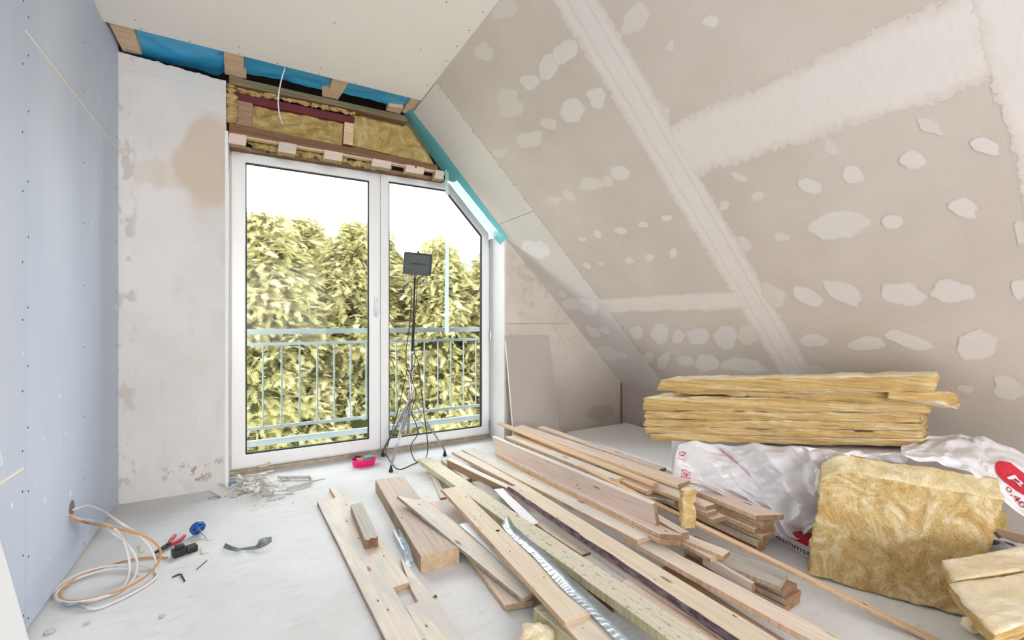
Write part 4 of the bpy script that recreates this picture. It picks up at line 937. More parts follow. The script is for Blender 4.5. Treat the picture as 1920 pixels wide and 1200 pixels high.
# right hand stack of short boards, ends towards the viewer
for (q_, zz, ww, LL, lab, tp, cb) in (
    ((1418, 967), .190, .125, 1.0, 'topmost board of the right hand stack, partly under the white plastic sheet', 'pine_pink', .05),
    ((1431.5, 979), .164, .075, .8, 'second board from the top of the right hand stack', 'brown', 0),
    ((1429, 985), .140, .085, .8, 'third board from the top of the right hand stack', 'pine', 0),
    ((1415, 992), .115, .110, .85, 'fourth board of the right hand stack, with a rounded wane end', 'pine', .03),
    ((1430, 1006), .090, .090, .9, 'fifth board of the right hand stack, lighter than those around it', 'lath', 0),
    ((1421, 1018), .062, .080, .9, 'grey rounded board, sixth of the right hand stack', 'grey', 0),
    ((1413, 1029), .028, .085, .9, 'lowest board of the right hand stack, on the floor', 'brown', 0)):
    B = bp(*q_, zz); A = B+(bp(1150, 862, zz)-bp(1418, 975, zz)).normalized()*LL
    board(A, B, ww, .0235, lab, top=tp, side='saw', end='end_dark', cutB=cb)
for (q_, zz, ww, lab) in (((1322.5, 950), .205, .072, 'topmost of three short board ends right of the hanging wool scrap'), ((1326, 962), .182, .072, 'middle of three short board ends right of the hanging wool scrap'), ((1337.5, 974), .158, .085, 'lowest of three short board ends right of the hanging wool scrap')):
    B = bp(*q_, zz); A = B+(bp(1150, 862, zz)-bp(1418, 975, zz)).normalized()*.75
    board(A, B, ww, .021, lab, top='pine', side='saw', end='end_dark')
bd((1160, 922), (1264, 940), .20, .19, .04, .018, 'short stub of board in the dark gap left of the hanging wool scrap', top='pine', side='saw_grey', end='end_dark', name='wood_offcut', cat='offcut')

# ------------------------------------------------------------------ glass wool
def batt(name, P8, label, cat='insulation', mats=('wool_edge', 'wool_top'), n=(40, 12, 5), amp=.008, fray=.012, seed=0, topmats=True, lam=0.0, parent=None, crn=0.0):
    """soft slab from eight corners: bottom a b c d, top a b c d (a-b is the front edge)"""
    P8 = [Vector(p) for p in P8]; nu, nv, nw = n; b = MB(); idx = {}
    cen = sum(P8, Vector((0, 0, 0)))/8
    def pt(u, v, w):
        lo = P8[0].lerp(P8[1], u).lerp(P8[3].lerp(P8[2], u), v); hi = P8[4].lerp(P8[5], u).lerp(P8[7].lerp(P8[6], u), v)
        p = lo.lerp(hi, w); out = Vector((0, 0, 0))
        ax = (P8[1]-P8[0]).normalized(); ay = (P8[3]-P8[0]).normalized(); az = (P8[4]-P8[0]).normalized()
        if u in (0, 1): out += ax*(-1 if u == 0 else 1)
        if v in (0, 1): out += ay*(-1 if v == 0 else 1)
        if w in (0, 1): out += az*(-1 if w == 0 else 1)
        k = (u in (0, 1))+(v in (0, 1))+(w in (0, 1))
        if crn and u < .16: p = p-az*crn*(1-u/.16)**2*w
        f = amp*(nz(p, 5, seed)+.7*nz(p, 14, seed+3)+.6*nz(p, 34, seed+5))
        if k >= 1: p = p+out.normalized()*(f-(.35*fray if k > 1 else 0))
        if u in (0, 1): p = p+ax*fray*nz((p.x*20, p.y*20, p.z*70), 1, seed+8)
        if v == 0 and 0 < w < 1: p = p+ay*(lam*nz((u*3, w*22, seed), 1)+.4*fray*nz(p*40))
        return p
    def vid(i, j, k):
        key = (i, j, k)
        if key not in idx: idx[key] = len(b.v); b.v.append(tuple(pt(i/nu, j/nv, k/nw)))
        return idx[key]
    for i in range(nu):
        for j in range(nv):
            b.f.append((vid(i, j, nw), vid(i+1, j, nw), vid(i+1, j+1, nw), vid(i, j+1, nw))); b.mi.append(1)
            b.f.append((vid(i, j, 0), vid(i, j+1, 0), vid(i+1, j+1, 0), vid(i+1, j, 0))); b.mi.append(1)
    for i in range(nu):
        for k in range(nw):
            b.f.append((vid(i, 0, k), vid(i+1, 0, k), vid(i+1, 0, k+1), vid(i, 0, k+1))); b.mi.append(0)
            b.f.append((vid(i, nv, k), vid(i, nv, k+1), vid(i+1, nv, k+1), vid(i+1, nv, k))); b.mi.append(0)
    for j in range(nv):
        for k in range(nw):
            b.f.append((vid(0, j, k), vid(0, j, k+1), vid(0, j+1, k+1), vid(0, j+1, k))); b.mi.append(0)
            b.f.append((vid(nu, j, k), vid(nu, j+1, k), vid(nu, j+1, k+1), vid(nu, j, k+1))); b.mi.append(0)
    o = b.build(name, list(mats), origin=P8[0], smooth=True, parent=parent)
    return tag(o, label, cat)
# stack of batts on the wrapped package
SLf = ht(1208, 826, 2.72); SRf = ht(1733, 840, 2.12)
DEP = Vector((.965, .26, 0))
ZU = Vector((0, 0, 1))
hl, hr = .262, .236
def layer(f0, f1, label, du0=0.0, du1=0.0, dep=.34, seed=0, dz0=0.0, dz1=0.0, dv=0.0, **k):
    ax = (SRf-SLf)
    L0 = SLf+ax*du0+ZU*(hl*f0)+DEP*dv; R0 = SLf+ax*(1+du1)+ZU*(hr*f0)+DEP*dv
    L1 = SLf+ax*du0+ZU*(hl*f1+dz0)+DEP*dv; R1 = SLf+ax*(1+du1)+ZU*(hr*f1+dz1)+DEP*dv
    return batt('insulation_batt', [L0, R0, R0+DEP*dep, L0+DEP*dep, L1, R1, R1+DEP*dep, L1+DEP*dep], label, seed=seed, **k)
lays = [(0.0, .153, 0.02, 0.0, 'lowest batt of the yellow glass wool stack'), (.154, .313, -.003, -.003, 'second batt from the bottom of the yellow glass wool stack'),
        (.314, .488, -.004, -.005, 'third batt from the bottom of the yellow glass wool stack, pale along its top'), (.489, .668, -.006, -.012, 'fourth batt from the bottom of the yellow glass wool stack'),
        (.669, .985, -.010, .012, 'thick dusty batt below the two loose ones on the glass wool stack')]
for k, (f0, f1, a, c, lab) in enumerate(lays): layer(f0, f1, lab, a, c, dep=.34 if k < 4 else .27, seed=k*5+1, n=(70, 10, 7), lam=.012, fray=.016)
# two loose top batts
q1 = [ht(1228, 741, 2.72), ht(1668, 758, 2.14)]; q2 = [ht(1225, 722, 2.72), ht(1668, 730, 2.14)]
def loose(a0, b0, a1, b1, dep, label, seed, d=DEP, n=(64, 10, 5)):
    batt('insulation_batt', [a0, b0, b0+d*dep, a0+d*dep, a1, b1, b1+d*dep, a1+d*dep], label, seed=seed, n=n, amp=.012, fray=.014, lam=.01)
loose(ht(1262, 737, 2.70), ht(1666, 757.5, 2.13), ht(1262, 723, 2.70), ht(1666, 731, 2.13), .30, 'thin loose batt second from the top, its torn right end short of the others', 31)
loose(ht(1230, 733, 2.72), ht(1752, 737, 2.00), ht(1238, 712, 2.72), ht(1757, 703, 2.00), .24, 'topmost loose batt whose torn right end overhangs the stack', 37)
batt('insulation_batt', [ht(1664, 748, 2.10), ht(1772, 757, 2.04), ht(1800, 765, 2.14), ht(1722, 757, 2.2), ht(1664, 734, 2.10), ht(1768, 733, 2.04), ht(1795, 738, 2.14), ht(1722, 740, 2.2)], 'drooping torn wool flap at the right end of the stack', seed=43, n=(20, 10, 5), amp=.01)
# big slab leaning in front
fb0 = bp(1512, 1080, 0.004); fb1 = bp(1812, 1160, 0.004); ft0 = ht(1543, 878, 2.0); ft1 = ht(1880, 938, 1.76)
bk = Vector((.10, .045, 0)); bt = Vector((.10, .04, .055))
SL8 = [fb0, fb1, fb1+bk, fb0+bk, ft0, ft1, ft1+bt, ft0+bt]
# here a-b is the floor edge: the broad front face lies between bottom and top
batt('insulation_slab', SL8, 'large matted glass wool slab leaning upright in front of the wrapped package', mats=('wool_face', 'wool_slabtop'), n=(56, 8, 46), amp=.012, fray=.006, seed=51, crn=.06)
rf = random.Random(4); b = MB()
for k in range(300):
    u, v = rf.random(), rf.random()**.8; p = SL8[0].lerp(SL8[1], u).lerp(SL8[4].lerp(SL8[5], u), v)
    nn = (SL8[1]-SL8[0]).cross(SL8[4]-SL8[0]).normalized(); nn = -nn if nn.dot(CAM-p) < 0 else nn
    a = rf.uniform(0, 6.28); e1 = (SL8[1]-SL8[0]).normalized(); e2 = nn.cross(e1); d = e1*math.cos(a)+e2*math.sin(a); L = rf.uniform(.012, .05)
    c = p+nn*.012; w = d.cross(nn)*rf.uniform(-.4, .4)
    b.tube([c-d*L*.5-nn*.004, c+nn*rf.uniform(0, .006)+w*L*.4, c+d*L*.5-nn*.004], [.0003, .0006, .0003], 0, 3, False)
fo = b.build('loose_fibres', 'wool_pale', bpy.data.objects['insulation_slab'], origin=SL8[0]); fo['kind'] = 'stuff'
# slabs at the lower right corner
def flat(pts, z0, z1, label, seed, mats=('wool_edge', 'wool_top'), n=(30, 20, 3), name='insulation_slab'):
    P = [Vector((p[0], p[1], z0)) for p in pts]+[Vector((p[0], p[1], z1)) for p in pts]
    return batt(name, P, label, mats=mats, n=n, amp=.006, fray=.012, seed=seed)
z1 = .30
g0 = bp(1862, 1192, z1); g1 = g0+Vector((.50, -.10, 0)); 
a_ = bp(1774, 1092, z1); 
flat([g0, g1, g1+Vector((.10, .12, 0)), a_], z1-.034, z1, 'pale glass wool slab in the lower right corner, its cut edge towards the viewer', 61)
b0 = bp(1787, 1090, z1-.006); b1 = bp(1765, 1050, z1-.004)
flat([b0, b0+Vector((.50, -.165, 0)), b1+Vector((.46, -.12, 0)), b1], z1-.040, z1-.006, 'pale glass wool slab directly behind the corner one, a gap line between them', 67)
flat([g0+Vector((.22, -.01, 0)), g1+Vector((-.02, .03, 0)), b1+Vector((.42, -.12, 0)), b1+Vector((.22, -.07, 0))], .0, z1-.042, 'glass wool block under the two pale slabs in the lower right corner', 71, n=(24, 14, 10))
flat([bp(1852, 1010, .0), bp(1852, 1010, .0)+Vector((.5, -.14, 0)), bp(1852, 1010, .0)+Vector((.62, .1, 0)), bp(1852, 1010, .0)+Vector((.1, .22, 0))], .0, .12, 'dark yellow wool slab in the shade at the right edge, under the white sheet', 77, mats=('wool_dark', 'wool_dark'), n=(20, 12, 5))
bd((1880, 1010), (1960, 1030), .20, .19, .12, .022, 'brown board end at the right edge behind the lower right slabs', top='brown', side='dark', end='end_dark')
# scraps of wool
def clump(name, mat, c, r, label, seed, sc=(1, 1, 1), N=22, K=16, rough=.5):
    b = MB(); c = Vector(c)
    for a in range(K+1):
        th = math.pi*a/K
        for h in range(N):
            ph = 2*math.pi*h/N; d = Vector((math.sin(th)*math.cos(ph), math.sin(th)*math.sin(ph), math.cos(th)))
            k = 1+rough*nz(d*1.6, 1, seed)+.3*rough*nz(d*4, 1, seed)
            p = Vector((d.x*sc[0], d.y*sc[1], d.z*sc[2]))*r*k
            b.v.append(tuple(c+p))
    b.f += [(a*N+h, a*N+(h+1) % N, (a+1)*N+(h+1) % N, (a+1)*N+h) for a in range(K) for h in range(N)]; b.mi += [0]*(K*N)
    o = b.build(name, mat, origin=c-Vector((0, 0, r*sc[2])), smooth=True); return tag(o, label, 'insulation')
clump('wool_scrap', 'wool_top', bp(1005, 1196, .035), .05, 'pale torn tuft of wool on the floor at the bottom edge', 3, (1.1, 1.0, .7))
hc = ht(1289, 952, 2.10)
ex = RT*.036; ez = ZU*.088; ed = FW*.028
batt('wool_scrap', [hc-ex-ez-ed, hc+ex-ez-ed, hc+ex-ez, hc-ex-ez, hc-ex*.9+ez-ed*.6, hc+ex*.9+ez-ed*.2, hc+ex+ez+ed, hc-ex+ez+ed], 'tan wool scrap hanging between the board ends in the middle of the pile', mats=('wool_face', 'wool_top'), n=(12, 6, 26), amp=.012, fray=.008, seed=8)
clump('wool_scrap', 'wool_top', bp(1823, 1172, .03), .028, 'small yellow wool tuft on the floor under the lower right slabs', 12, (1.2, 1, .8))

# ------------------------------------------------------------------ white foam panels, wrapped packages, plastic sheets
for k, (zz, dx, lab) in enumerate(((.030, -.012, 'lower of the two white foam panels flat on the floor in the back corner'), (.061, 0.0, 'upper of the two white foam panels flat on the floor in the back corner'))):
    x0_, x1_, y0_, y1_ = 2.556+dx, 3.30+dx*0, 2.16, 3.41-dx
    b = MB(); b.box((x0_, y0_, zz-.029), (x1_, y1_, zz)); b.box((x0_-.012, y0_+.01, zz-.020), (x0_, y1_-.01, zz-.008))
    o = b.build('polystyrene_board', 'styro', origin=(x0_, y0_, zz-.029), bevel=.002); tag(o, lab, 'insulation board')
pk = empty('wrapped_package', (2.36, 1.3, 0), 'large plastic wrapped insulation package under the glass wool stack', 'package')
b = MB(); X0, X1 = 2.345, 3.02
pts = [(2.40, 1.16), (2.41, 2.08), (X1, 2.08), (X1, .72), (2.78, .72)]; zt_ = [.455, .355, .355, .505, .505]
v = [Vector((x, y, .002)) for x, y in pts]+[Vector((x, y, z)) for (x, y), z in zip(pts, zt_)]
b.add(v, [(4, 3, 2, 1, 0), (5, 6, 7), (5, 7, 8), (5, 8, 9), (0, 1, 6, 5), (1, 2, 7, 6), (2, 3, 8, 7), (3, 4, 9, 8), (4, 0, 5, 9)]); b.build('wrapper', 'packwhite', pk, bevel=.012, fix=True)
# low package whose printed side shows between the boards and the big slab
P0 = bp(1436, 1006, .0); P1 = bp(1530, 1056, .0)
dv_ = (P1-P0).normalized(); pv = Vector((0, 0, 1)).cross(dv_)
if pv.x < 0: pv = -pv
lp = empty('printed_package', P0, 'low white package printed with a black word, lying on the floor beside the big slab', 'package')
b = MB(); b.prism([P0-dv_*.05, P1+dv_*.05, P1+dv_*.05+ZU*.055, P0-dv_*.05+ZU*.055], pv*.08); b.build('wrapper', 'packwhite', lp, bevel=.006, fix=True)
b = MB(); b.prism([P0-dv_*.05+ZU*.057, P1+dv_*.05+ZU*.057, P1+dv_*.05+ZU*.085, P0-dv_*.05+ZU*.085], pv*.08); b.build('red_stripe', 'redfilm', lp, fix=True)
def text_mesh(s):
    cu = bpy.data.curves.new('t', 'FONT'); cu.body = s; cu.size = 1; cu.resolution_u = 3
    ob = bpy.data.objects.new('t', cu); COL.objects.link(ob)
    dg = bpy.context.evaluated_depsgraph_get(); dg.update(); me = ob.evaluated_get(dg).to_mesh()
    vs = [tuple(v.co) for v in me.vertices]; fs = [tuple(p.vertices) for p in me.polygons]
    ob.evaluated_get(dg).to_mesh_clear(); bpy.data.objects.remove(ob); bpy.data.curves.remove(cu); return vs, fs
vs, fs = text_mesh('lledämmsto')
W = max(v[0] for v in vs); Lt = (P1-P0).length; k = .038
b = MB(); b.add([P0+dv_*(v[0]/W*Lt*1.0+.004)+ZU*(.016+v[1]*k)-pv*.0012 for v in vs], fs); b.build('black_lettering', 'blackprint', lp)

class Sheet:
    """crumpled plastic sheet from a grid of points in the room"""
    def __init__(s, rows, amp, seed, nu=70, nv=60, fold=()):
        s.g = [[Vector(p) for p in r] for r in rows]; s.amp = amp; rr = random.Random(seed); s.dirs = []
        for k in range(11):
            a = rr.uniform(0, math.pi*2); f = rr.uniform(2.0, 9); s.dirs.append((math.cos(a)*f, math.sin(a)*f, rr.uniform(0, 1), rr.uniform(.5, 1)/f**.6, rr.uniform(0, 9)))
        s.nu, s.nv = nu, nv; s.fold = fold
    def base(s, u, v):
        def cr(row, t):
            n = len(row)-1; k = min(int(t*n), n-1); f = t*n-k
            p0, p1, p2, p3 = row[max(k-1, 0)], row[k], row[k+1], row[min(k+2, n)]
            return 0.5*((2*p1)+(p2-p0)*f+(2*p0-5*p1+4*p2-p3)*f*f+(3*p1-p0-3*p2+p3)*f**3)
        return cr([cr(r, u) for r in s.g], v)
    def at(s, u, v, lift=0.0):
        e = 1e-3; p = s.base(u, v); du = s.base(min(u+e, 1), v)-s.base(max(u-e, 0), v); dw = s.base(u, min(v+e, 1))-s.base(u, max(v-e, 0))
        n = du.cross(dw)
        if n.length > 1e-12: n.normalize()
        if n.dot(CAM-p) < 0: n = -n
        h = 0
        for (a, c, ph, w, sd) in s.dirs:
            x = a*u+c*v+ph+.35*nz((u*3, v*3, sd)); h += w*(abs((x % 1)-.5)*2-.5)
        for (a, c, ph, w) in s.fold:
            x = (a*u+c*v+ph+.25*nz((u*2.5, v*2.5, ph))) % 1; h += w*((x/.7 if x < .7 else (1-x)/.3)-.5)
        h += .35*nz((u*22, v*18, 3))
        return p+n*(s.amp*h+lift)
    def build(s, name, label):
        b = MB(); b.grid(lambda u, v: s.at(u, v), s.nu, s.nv); o = b.build(name, 'bag', origin=s.base(0, 1)); tag(o, label, 'plastic sheet'); s.o = o; return o
    def text(s, txt, u, v, su, sv, ang, mat, nm='printed_lettering', lift=.0022):
        vs, fs = text_mesh(txt); b = MB(); ca, sa = math.cos(ang), math.sin(ang)
        b.add([s.at(min(max(u+(x*ca-y*sa)*su, 0), 1), min(max(v-(x*sa+y*ca)*sv, 0), 1), lift) for x, y, _ in vs], fs); return b.build(nm, mat, s.o)
rowsA = [[ht(1272, 832, 2.60), ht(1340, 832, 2.55), ht(1420, 834, 2.42), ht(1490, 836, 2.25), ht(1545, 842, 2.14), ht(1620, 846, 2.04), ht(1705, 851, 1.97)],
         [ht(1266, 862, 2.54), ht(1345, 872, 2.47), ht(1420, 880, 2.36), ht(1490, 885, 2.22), ht(1545, 888, 2.12), ht(1620, 872, 2.05), ht(1700, 872, 1.98)],
         [ht(1262, 893, 2.50), ht(1350, 913, 2.42), ht(1425, 930, 2.30), ht(1490, 940, 2.20), ht(1545, 940, 2.12), ht(1600, 910, 2.07), ht(1690, 890, 2.0)],
         [ht(1290, 912, 2.46), ht(1375, 935, 2.38), ht(1435, 965, 2.25), ht(1485, 985, 2.17), ht(1535, 975, 2.11), ht(1590, 940, 2.08), ht(1680, 905, 2.02)],
         [ht(1340, 925, 2.42), ht(1398, 950, 2.33), ht(1455, 1003, 2.20), ht(1495, 1010, 2.15), ht(1530, 985, 2.11), ht(1580, 960, 2.09), ht(1670, 915, 2.03)]]
sa_ = Sheet(rowsA, .036, 5, 130, 80, ((4.6, -1.9, .2, 1.3), (2.3, 1.4, .6, 1.0), (7.5, -2.4, .1, .6), (5.2, 3.1, .8, .5))); sa_.build('plastic_sheet', 'crumpled white plastic sheet with red numbers hanging out under the glass wool stack')
sa_.text('0', .05, .17, .05, .10, math.radians(82), 'redprint'); sa_.text('Y', .05, .28, .04, .08, math.radians(82), 'redprint')
sa_.text('040', .07, .52, .05, .10, math.radians(84), 'redprint'); sa_.text('Y:', .075, .64, .05, .10, math.radians(84), 'redprint')
sa_.text('////', .61, .06, .02, .05, .3, 'paleprint')
b = MB(); b.grid(lambda u, v: sa_.at(.18+.113*u+.008*v, .03+.26*u+.045*v, .002), 12, 3); b.build('red_stripe', 'paleprint', sa_.o)
b = MB(); b.grid(lambda u, v: sa_.at(.18+.066*u+.004*v, .03+.16*u+.016*v, .003), 12, 2); b.build('red_stripe', 'redfilm', sa_.o)
rowsB = [[ht(1690, 838, 2.12), ht(1740, 822, 2.16), ht(1800, 815, 2.14), ht(1860, 826, 2.06), ht(1960, 872, 1.94)],
         [ht(1690, 846, 2.06), ht(1745, 836, 2.08), ht(1805, 832, 2.04), ht(1870, 862, 1.93), ht(1965, 915, 1.82)],
         [ht(1690, 852, 2.00), ht(1755, 852, 1.98), ht(1815, 865, 1.92), ht(1880, 905, 1.83), ht(1970, 960, 1.73)],
         [ht(1692, 857, 1.96), ht(1760, 868, 1.92), ht(1830, 895, 1.86), ht(1890, 945, 1.79), ht(1970, 1010, 1.70)]]
sb = Sheet(rowsB, .011, 9, 70, 60, ((2.0, 2.6, .1, 1.0), (4.5, 1.2, .5, .6))); sb.build('plastic_sheet', 'white plastic sheet with a red logo, bunched up behind the big slab')
# red oval mark with white letter shapes, red and pale characters
def mark(cu, cv, ru, rv, ang, n=26):
    b = MB(); ca, sa = math.cos(ang), math.sin(ang)
    def P(x, y, l): return sb.at(min(max(cu+(x*ca-y*sa)*ru, 0), 1), min(max(cv+(x*sa+y*ca)*rv, 0), 1), l)
    N = 36; c = len(b.v); K = 8
    for r in range(K+1):
        for j in range(N): b.v.append(tuple(P(max(r/K, .001)*math.cos(2*math.pi*j/N), max(r/K, .001)*math.sin(2*math.pi*j/N), .003)))
    for r in range(K):
        for j in range(N): b.f.append((r*N+j, r*N+(j+1) % N, (r+1)*N+(j+1) % N, (r+1)*N+j)); b.mi.append(0)
    return b.build('red_logo', 'redprint', sb.o)
MAT['logowhite'] = plain('logo_white', srgb(235, 228, 230), .4)
mark(.845, .50, .13, .17, .55)
sb.text('R', .775, .53, .13, .20, -.55, 'logowhite', 'logo_letter', .0055)
sb.text('ure', .50, .10, .10, .16, -1.0, 'greyprint'); sb.text('0 2 0', .56, .55, .05, .10, -.5, 'paleprint')
sb.text('. . , V', .50, .93, .075, .10, -.45, 'redprint'); sb.text('0,40', .755, .74, .06, .12, -.6, 'redprint'); sb.text('.0Y', .86, .90, .06, .12, -.6, 'redprint')
# clear bag with a dark roll, behind the lower right slabs
cb = empty('bagged_roll', ht(1850, 1070, 1.76), 'clear plastic bag with a shiny dark roll inside, behind the lower right slabs', 'bag')
c0, c1 = ht(1824, 1026, 1.77), ht(1900, 1024, 1.74)
b = MB(); b.tube(catmull([c0, c0.lerp(c1, .35)+ZU*.004, c0.lerp(c1, .7), c1-ZU*.012], 6), .022, 0, 14); b.build('dark_roll', 'black', cb, smooth=True)
def bagp(u, v):
    th = 2*math.pi*v; A = ht(1800, 1040, 1.78).lerp(ht(1930, 1034, 1.73), u); r = .046*math.sin(math.pi*(.08+.9*u))**.45
    k = 1+.35*nz((u*6, math.cos(th)*2, math.sin(th)*2)); return A+ZU*r*k*math.sin(th)+Vector((.3, .9, 0))*r*1.3*k*math.cos(th)
b = MB(); b.grid(bagp, 30, 22); b.build('clear_bag', 'clearbag', cb)

# ------------------------------------------------------------------ gable offcut board, corner profile, near left slab
q4 = [hy(948, 631, YG-.03), hy(1029, 631, YG-.03)]
zt2 = q4[0].z; xa, xb_ = q4[0].x, q4[1].x
lowl = bp(955, 812, .05); 
b = MB(); b.prism([(xa, YG-.035, zt2), (xb_, YG-.035, zt2+.0), (xb_+.045, YG-.16, .003), (xa+.018, YG-.16, .003)], (0, .0125, 0)); o = b.build('plasterboard_offcut', 'knee', origin=(xa, YG-.16, .003)); tag(o, 'grey plasterboard offcut leaning against the gable right of the window', 'plasterboard')
A = hy(947.5, 640, YG-.075); B = bp(956, 826, .02); B = Vector((A.x+.025, YG-.19, .004))
b = MB(); b.tube([A, B], .0045, 0, 6); o = b.build('corner_profile', 'whitemetal', origin=B); tag(o, 'thin white corner profile leaning beside the grey offcut', 'profile')
b = MB(); sx = XL+.004
b.prism([(sx, 2.15, .003), (sx, 2.0, .315), (sx, 1.86, .60), (sx, 1.3, .60), (sx, 1.3, .003)], (.03, 0, 0)); o = b.build('foam_offcut', 'styro', origin=(sx, 1.4, .003)); tag(o, 'white triangular foam offcut leaning at the blue wall in the lower left corner', 'foam offcut')

# ------------------------------------------------------------------ floodlight on its tripod
ft = [bp(733, 885, 0), bp(834, 855, 0), Vector((.93, 3.70, 0))]
base = Vector((1.055, 3.485, 0)); TP = empty('floodlight_tripod', base, 'black halogen floodlight on a tall chrome tripod in front of the window', 'work light')
pb = hy(765, 813, 3.485); pt_ = hy(778, 520, 3.47); hub = hy(771, 745, 3.483); hub2 = hy(769, 772, 3.484)
pm = hy(773, 662, 3.478)
MB().tube([pb, pm], .011, 0, 12).build('lower_pole', 'chrome', TP, smooth=True)
MB().tube([pm, pt_], .0075, 0, 12).build('upper_pole', 'blackrubber', TP, smooth=True)
for p in (pm, hub, hub2, hy(769, 728, 3.483)): MB().tube([p-ZU*.012, p+ZU*.012], .019, 0, 12).build('collar', 'chrome', TP)
kn = hy(769, 728, 3.483); MB().tube([kn, kn+Vector((-.03, -.015, 0))], [.005, .010], 0, 8).build('clamp_knob', 'black', TP)
for k, f in enumerate(ft):
    top_ = hub+(f-hub).normalized()*.02
    side = (f-base).cross(ZU).normalized()*.010
    foot = f+ZU*.045
    lg = MB().tube([hub+side, foot+side*.4], .0065, 0, 8).tube([hub-side, foot-side*.4], .0065, 0, 8).build('leg', 'chrome', TP, smooth=True)
    mid = hub.lerp(foot, .68); MB().tube([hub2, mid], .0055, 0, 8).build('brace', 'chrome', TP, smooth=True)
    MB().tube([foot, f+ZU*.02], .008, 0, 8).tube([f+ZU*.03, f+ZU*.004, f], [.010, .017, .014], 0, 10).build('rubber_foot', 'black', lg, smooth=True)
# lamp head
hc = hy(783, 495, 3.44); fwd = Vector((-.24, -.95, -.12)).normalized(); rt = fwd.cross(ZU).normalized(); rt = -rt if rt.x < 0 else rt; upv = rt.cross(fwd); upv = -upv if upv.z < 0 else upv
cant = math.radians(-4); rt, upv = rt*math.cos(cant)+upv*math.sin(cant), upv*math.cos(cant)-rt*math.sin(cant)
HW, HH = .105, .082
def hp_(a, c, d): return hc+rt*a+upv*c+fwd*d
b = MB(); fr = [hp_(-HW, -HH, 0), hp_(HW, -HH, 0), hp_(HW, HH, 0), hp_(-HW, HH, 0)]; bk_ = [hp_(-HW*.7, -HH*.6, -.085), hp_(HW*.7, -HH*.6, -.085), hp_(HW*.7, HH*.75, -.085), hp_(-HW*.7, HH*.75, -.085)]
b.add(fr+bk_, [(0, 1, 2, 3), (7, 6, 5, 4), (1, 0, 4, 5), (2, 1, 5, 6), (3, 2, 6, 7), (0, 3, 7, 4)])
for k in range(6):
    x = -HW*.55+HW*1.1*k/5; b.prism([hp_(x, -HH*.5, -.084), hp_(x, HH*.65, -.084), hp_(x, HH*.6, -.11), hp_(x, -HH*.45, -.11)], rt*.004)
hs_o = b.build('lamp_housing', 'black', TP, bevel=.005, fix=True)
b = MB(); n4 = lambda s, d: [hp_(-HW*s, -HH*s, d), hp_(HW*s, -HH*s, d), hp_(HW*s, HH*s, d), hp_(-HW*s, HH*s, d)]
o4, i4 = n4(1.03, .003), n4(.87, .012); b.add(o4+i4+n4(1.03, .016)+n4(.87, .014), [(8, 9, 13, 12), (9, 10, 14, 13), (10, 11, 15, 14), (11, 8, 12, 15), (0, 1, 9, 8), (1, 2, 10, 9), (2, 3, 11, 10), (3, 0, 8, 11)]); b.build('front_rim', 'black', hs_o)
b = MB(); b.add(n4(.88, .006), [(0, 1, 2, 3)]); b.build('front_glass', 'lampglass', hs_o)
b = MB(); b.add(n4(.84, .007)+n4(.5, .0074), [(0, 1, 5, 4), (1, 2, 6, 5), (2, 3, 7, 6), (3, 0, 4, 7), (4, 5, 6, 7)]); b.build('reflector', 'reflector', hs_o)
b = MB(); b.tube([hp_(-.045, 0, .009), hp_(.045, 0, .009)], .005, 0, 8); b.disc(hp_(-.055, 0, .008), fwd, .010, .004, 1, 10).disc(hp_(.055, 0, .008), fwd, .010, .004, 1, 10); b.build('halogen_tube', ['lampglass', 'black'], hs_o)
b = MB(); b.tube([hp_(0, HH, -.02), hp_(0, HH+.018, -.02)], .008, 0, 8); b.build('top_screw', 'black', hs_o)
b = MB()
for s in (-1, 1): b.tube(catmull([hp_(s*HW*.62, -HH, -.04), hp_(s*HW*.68, -HH-.045, -.04), hp_(s*HW*.62, -HH-.075, -.04), Vector(pt_)+rt*s*.012-ZU*.002], 5), .0045, 0, 8)
b.build('bracket', 'chrome', TP, smooth=True)
CB = lambda x, y, Y: hy(690+x/2.668, 450+y/2.668, Y)
c1_ = [CB(255, 180, 3.46), CB(246, 215, 3.44), CB(243, 300, 3.44), CB(234, 400, 3.45), CB(230, 520, 3.45), CB(236, 600, 3.44), CB(215, 655, 3.45), CB(195, 640, 3.46), CB(190, 560, 3.46), CB(205, 450, 3.46), CB(215, 330, 3.46), CB(217, 250, 3.45), CB(200, 224, 3.44), CB(182, 235, 3.43), CB(172, 252, 3.42)]
MB().tube(catmull(c1_, 6), .0035, 0, 7).build('lamp_cable', 'blackrubber', TP, smooth=True)
c2_ = [CB(215, 568, 3.45), CB(240, 580, 3.44), CB(255, 640, 3.43), CB(268, 760, 3.42), CB(282, 880, 3.40), CB(295, 980, 3.36), CB(298, 1060, 3.33), bp(795, 862, .006), bp(775, 870, .004), bp(750, 880, .004), bp(735, 870, .004), bp(724, 852, .006), CB(86, 1080, 3.42), CB(100, 1020, 3.44), CB(150, 850, 3.46), CB(185, 700, 3.46), CB(200, 650, 3.455), CB(225, 720, 3.44), CB(240, 770, 3.44), CB(218, 860, 3.43), CB(240, 920, 3.42), CB(248, 970, 3.40), CB(215, 1030, 3.36), CB(225, 1085, 3.33), bp(783, 866, .004), bp(800, 862, .004)]
MB().tube(catmull(c2_, 6), .0035, 0, 7).build('loose_cable', 'blackrubber', TP, smooth=True)
pc = CB(168, 257, 3.42); MB().box((-.022, -.014, -.012), (.022, .014, .012)).build('plug', 'black', TP, bevel=.004).location = pc-base

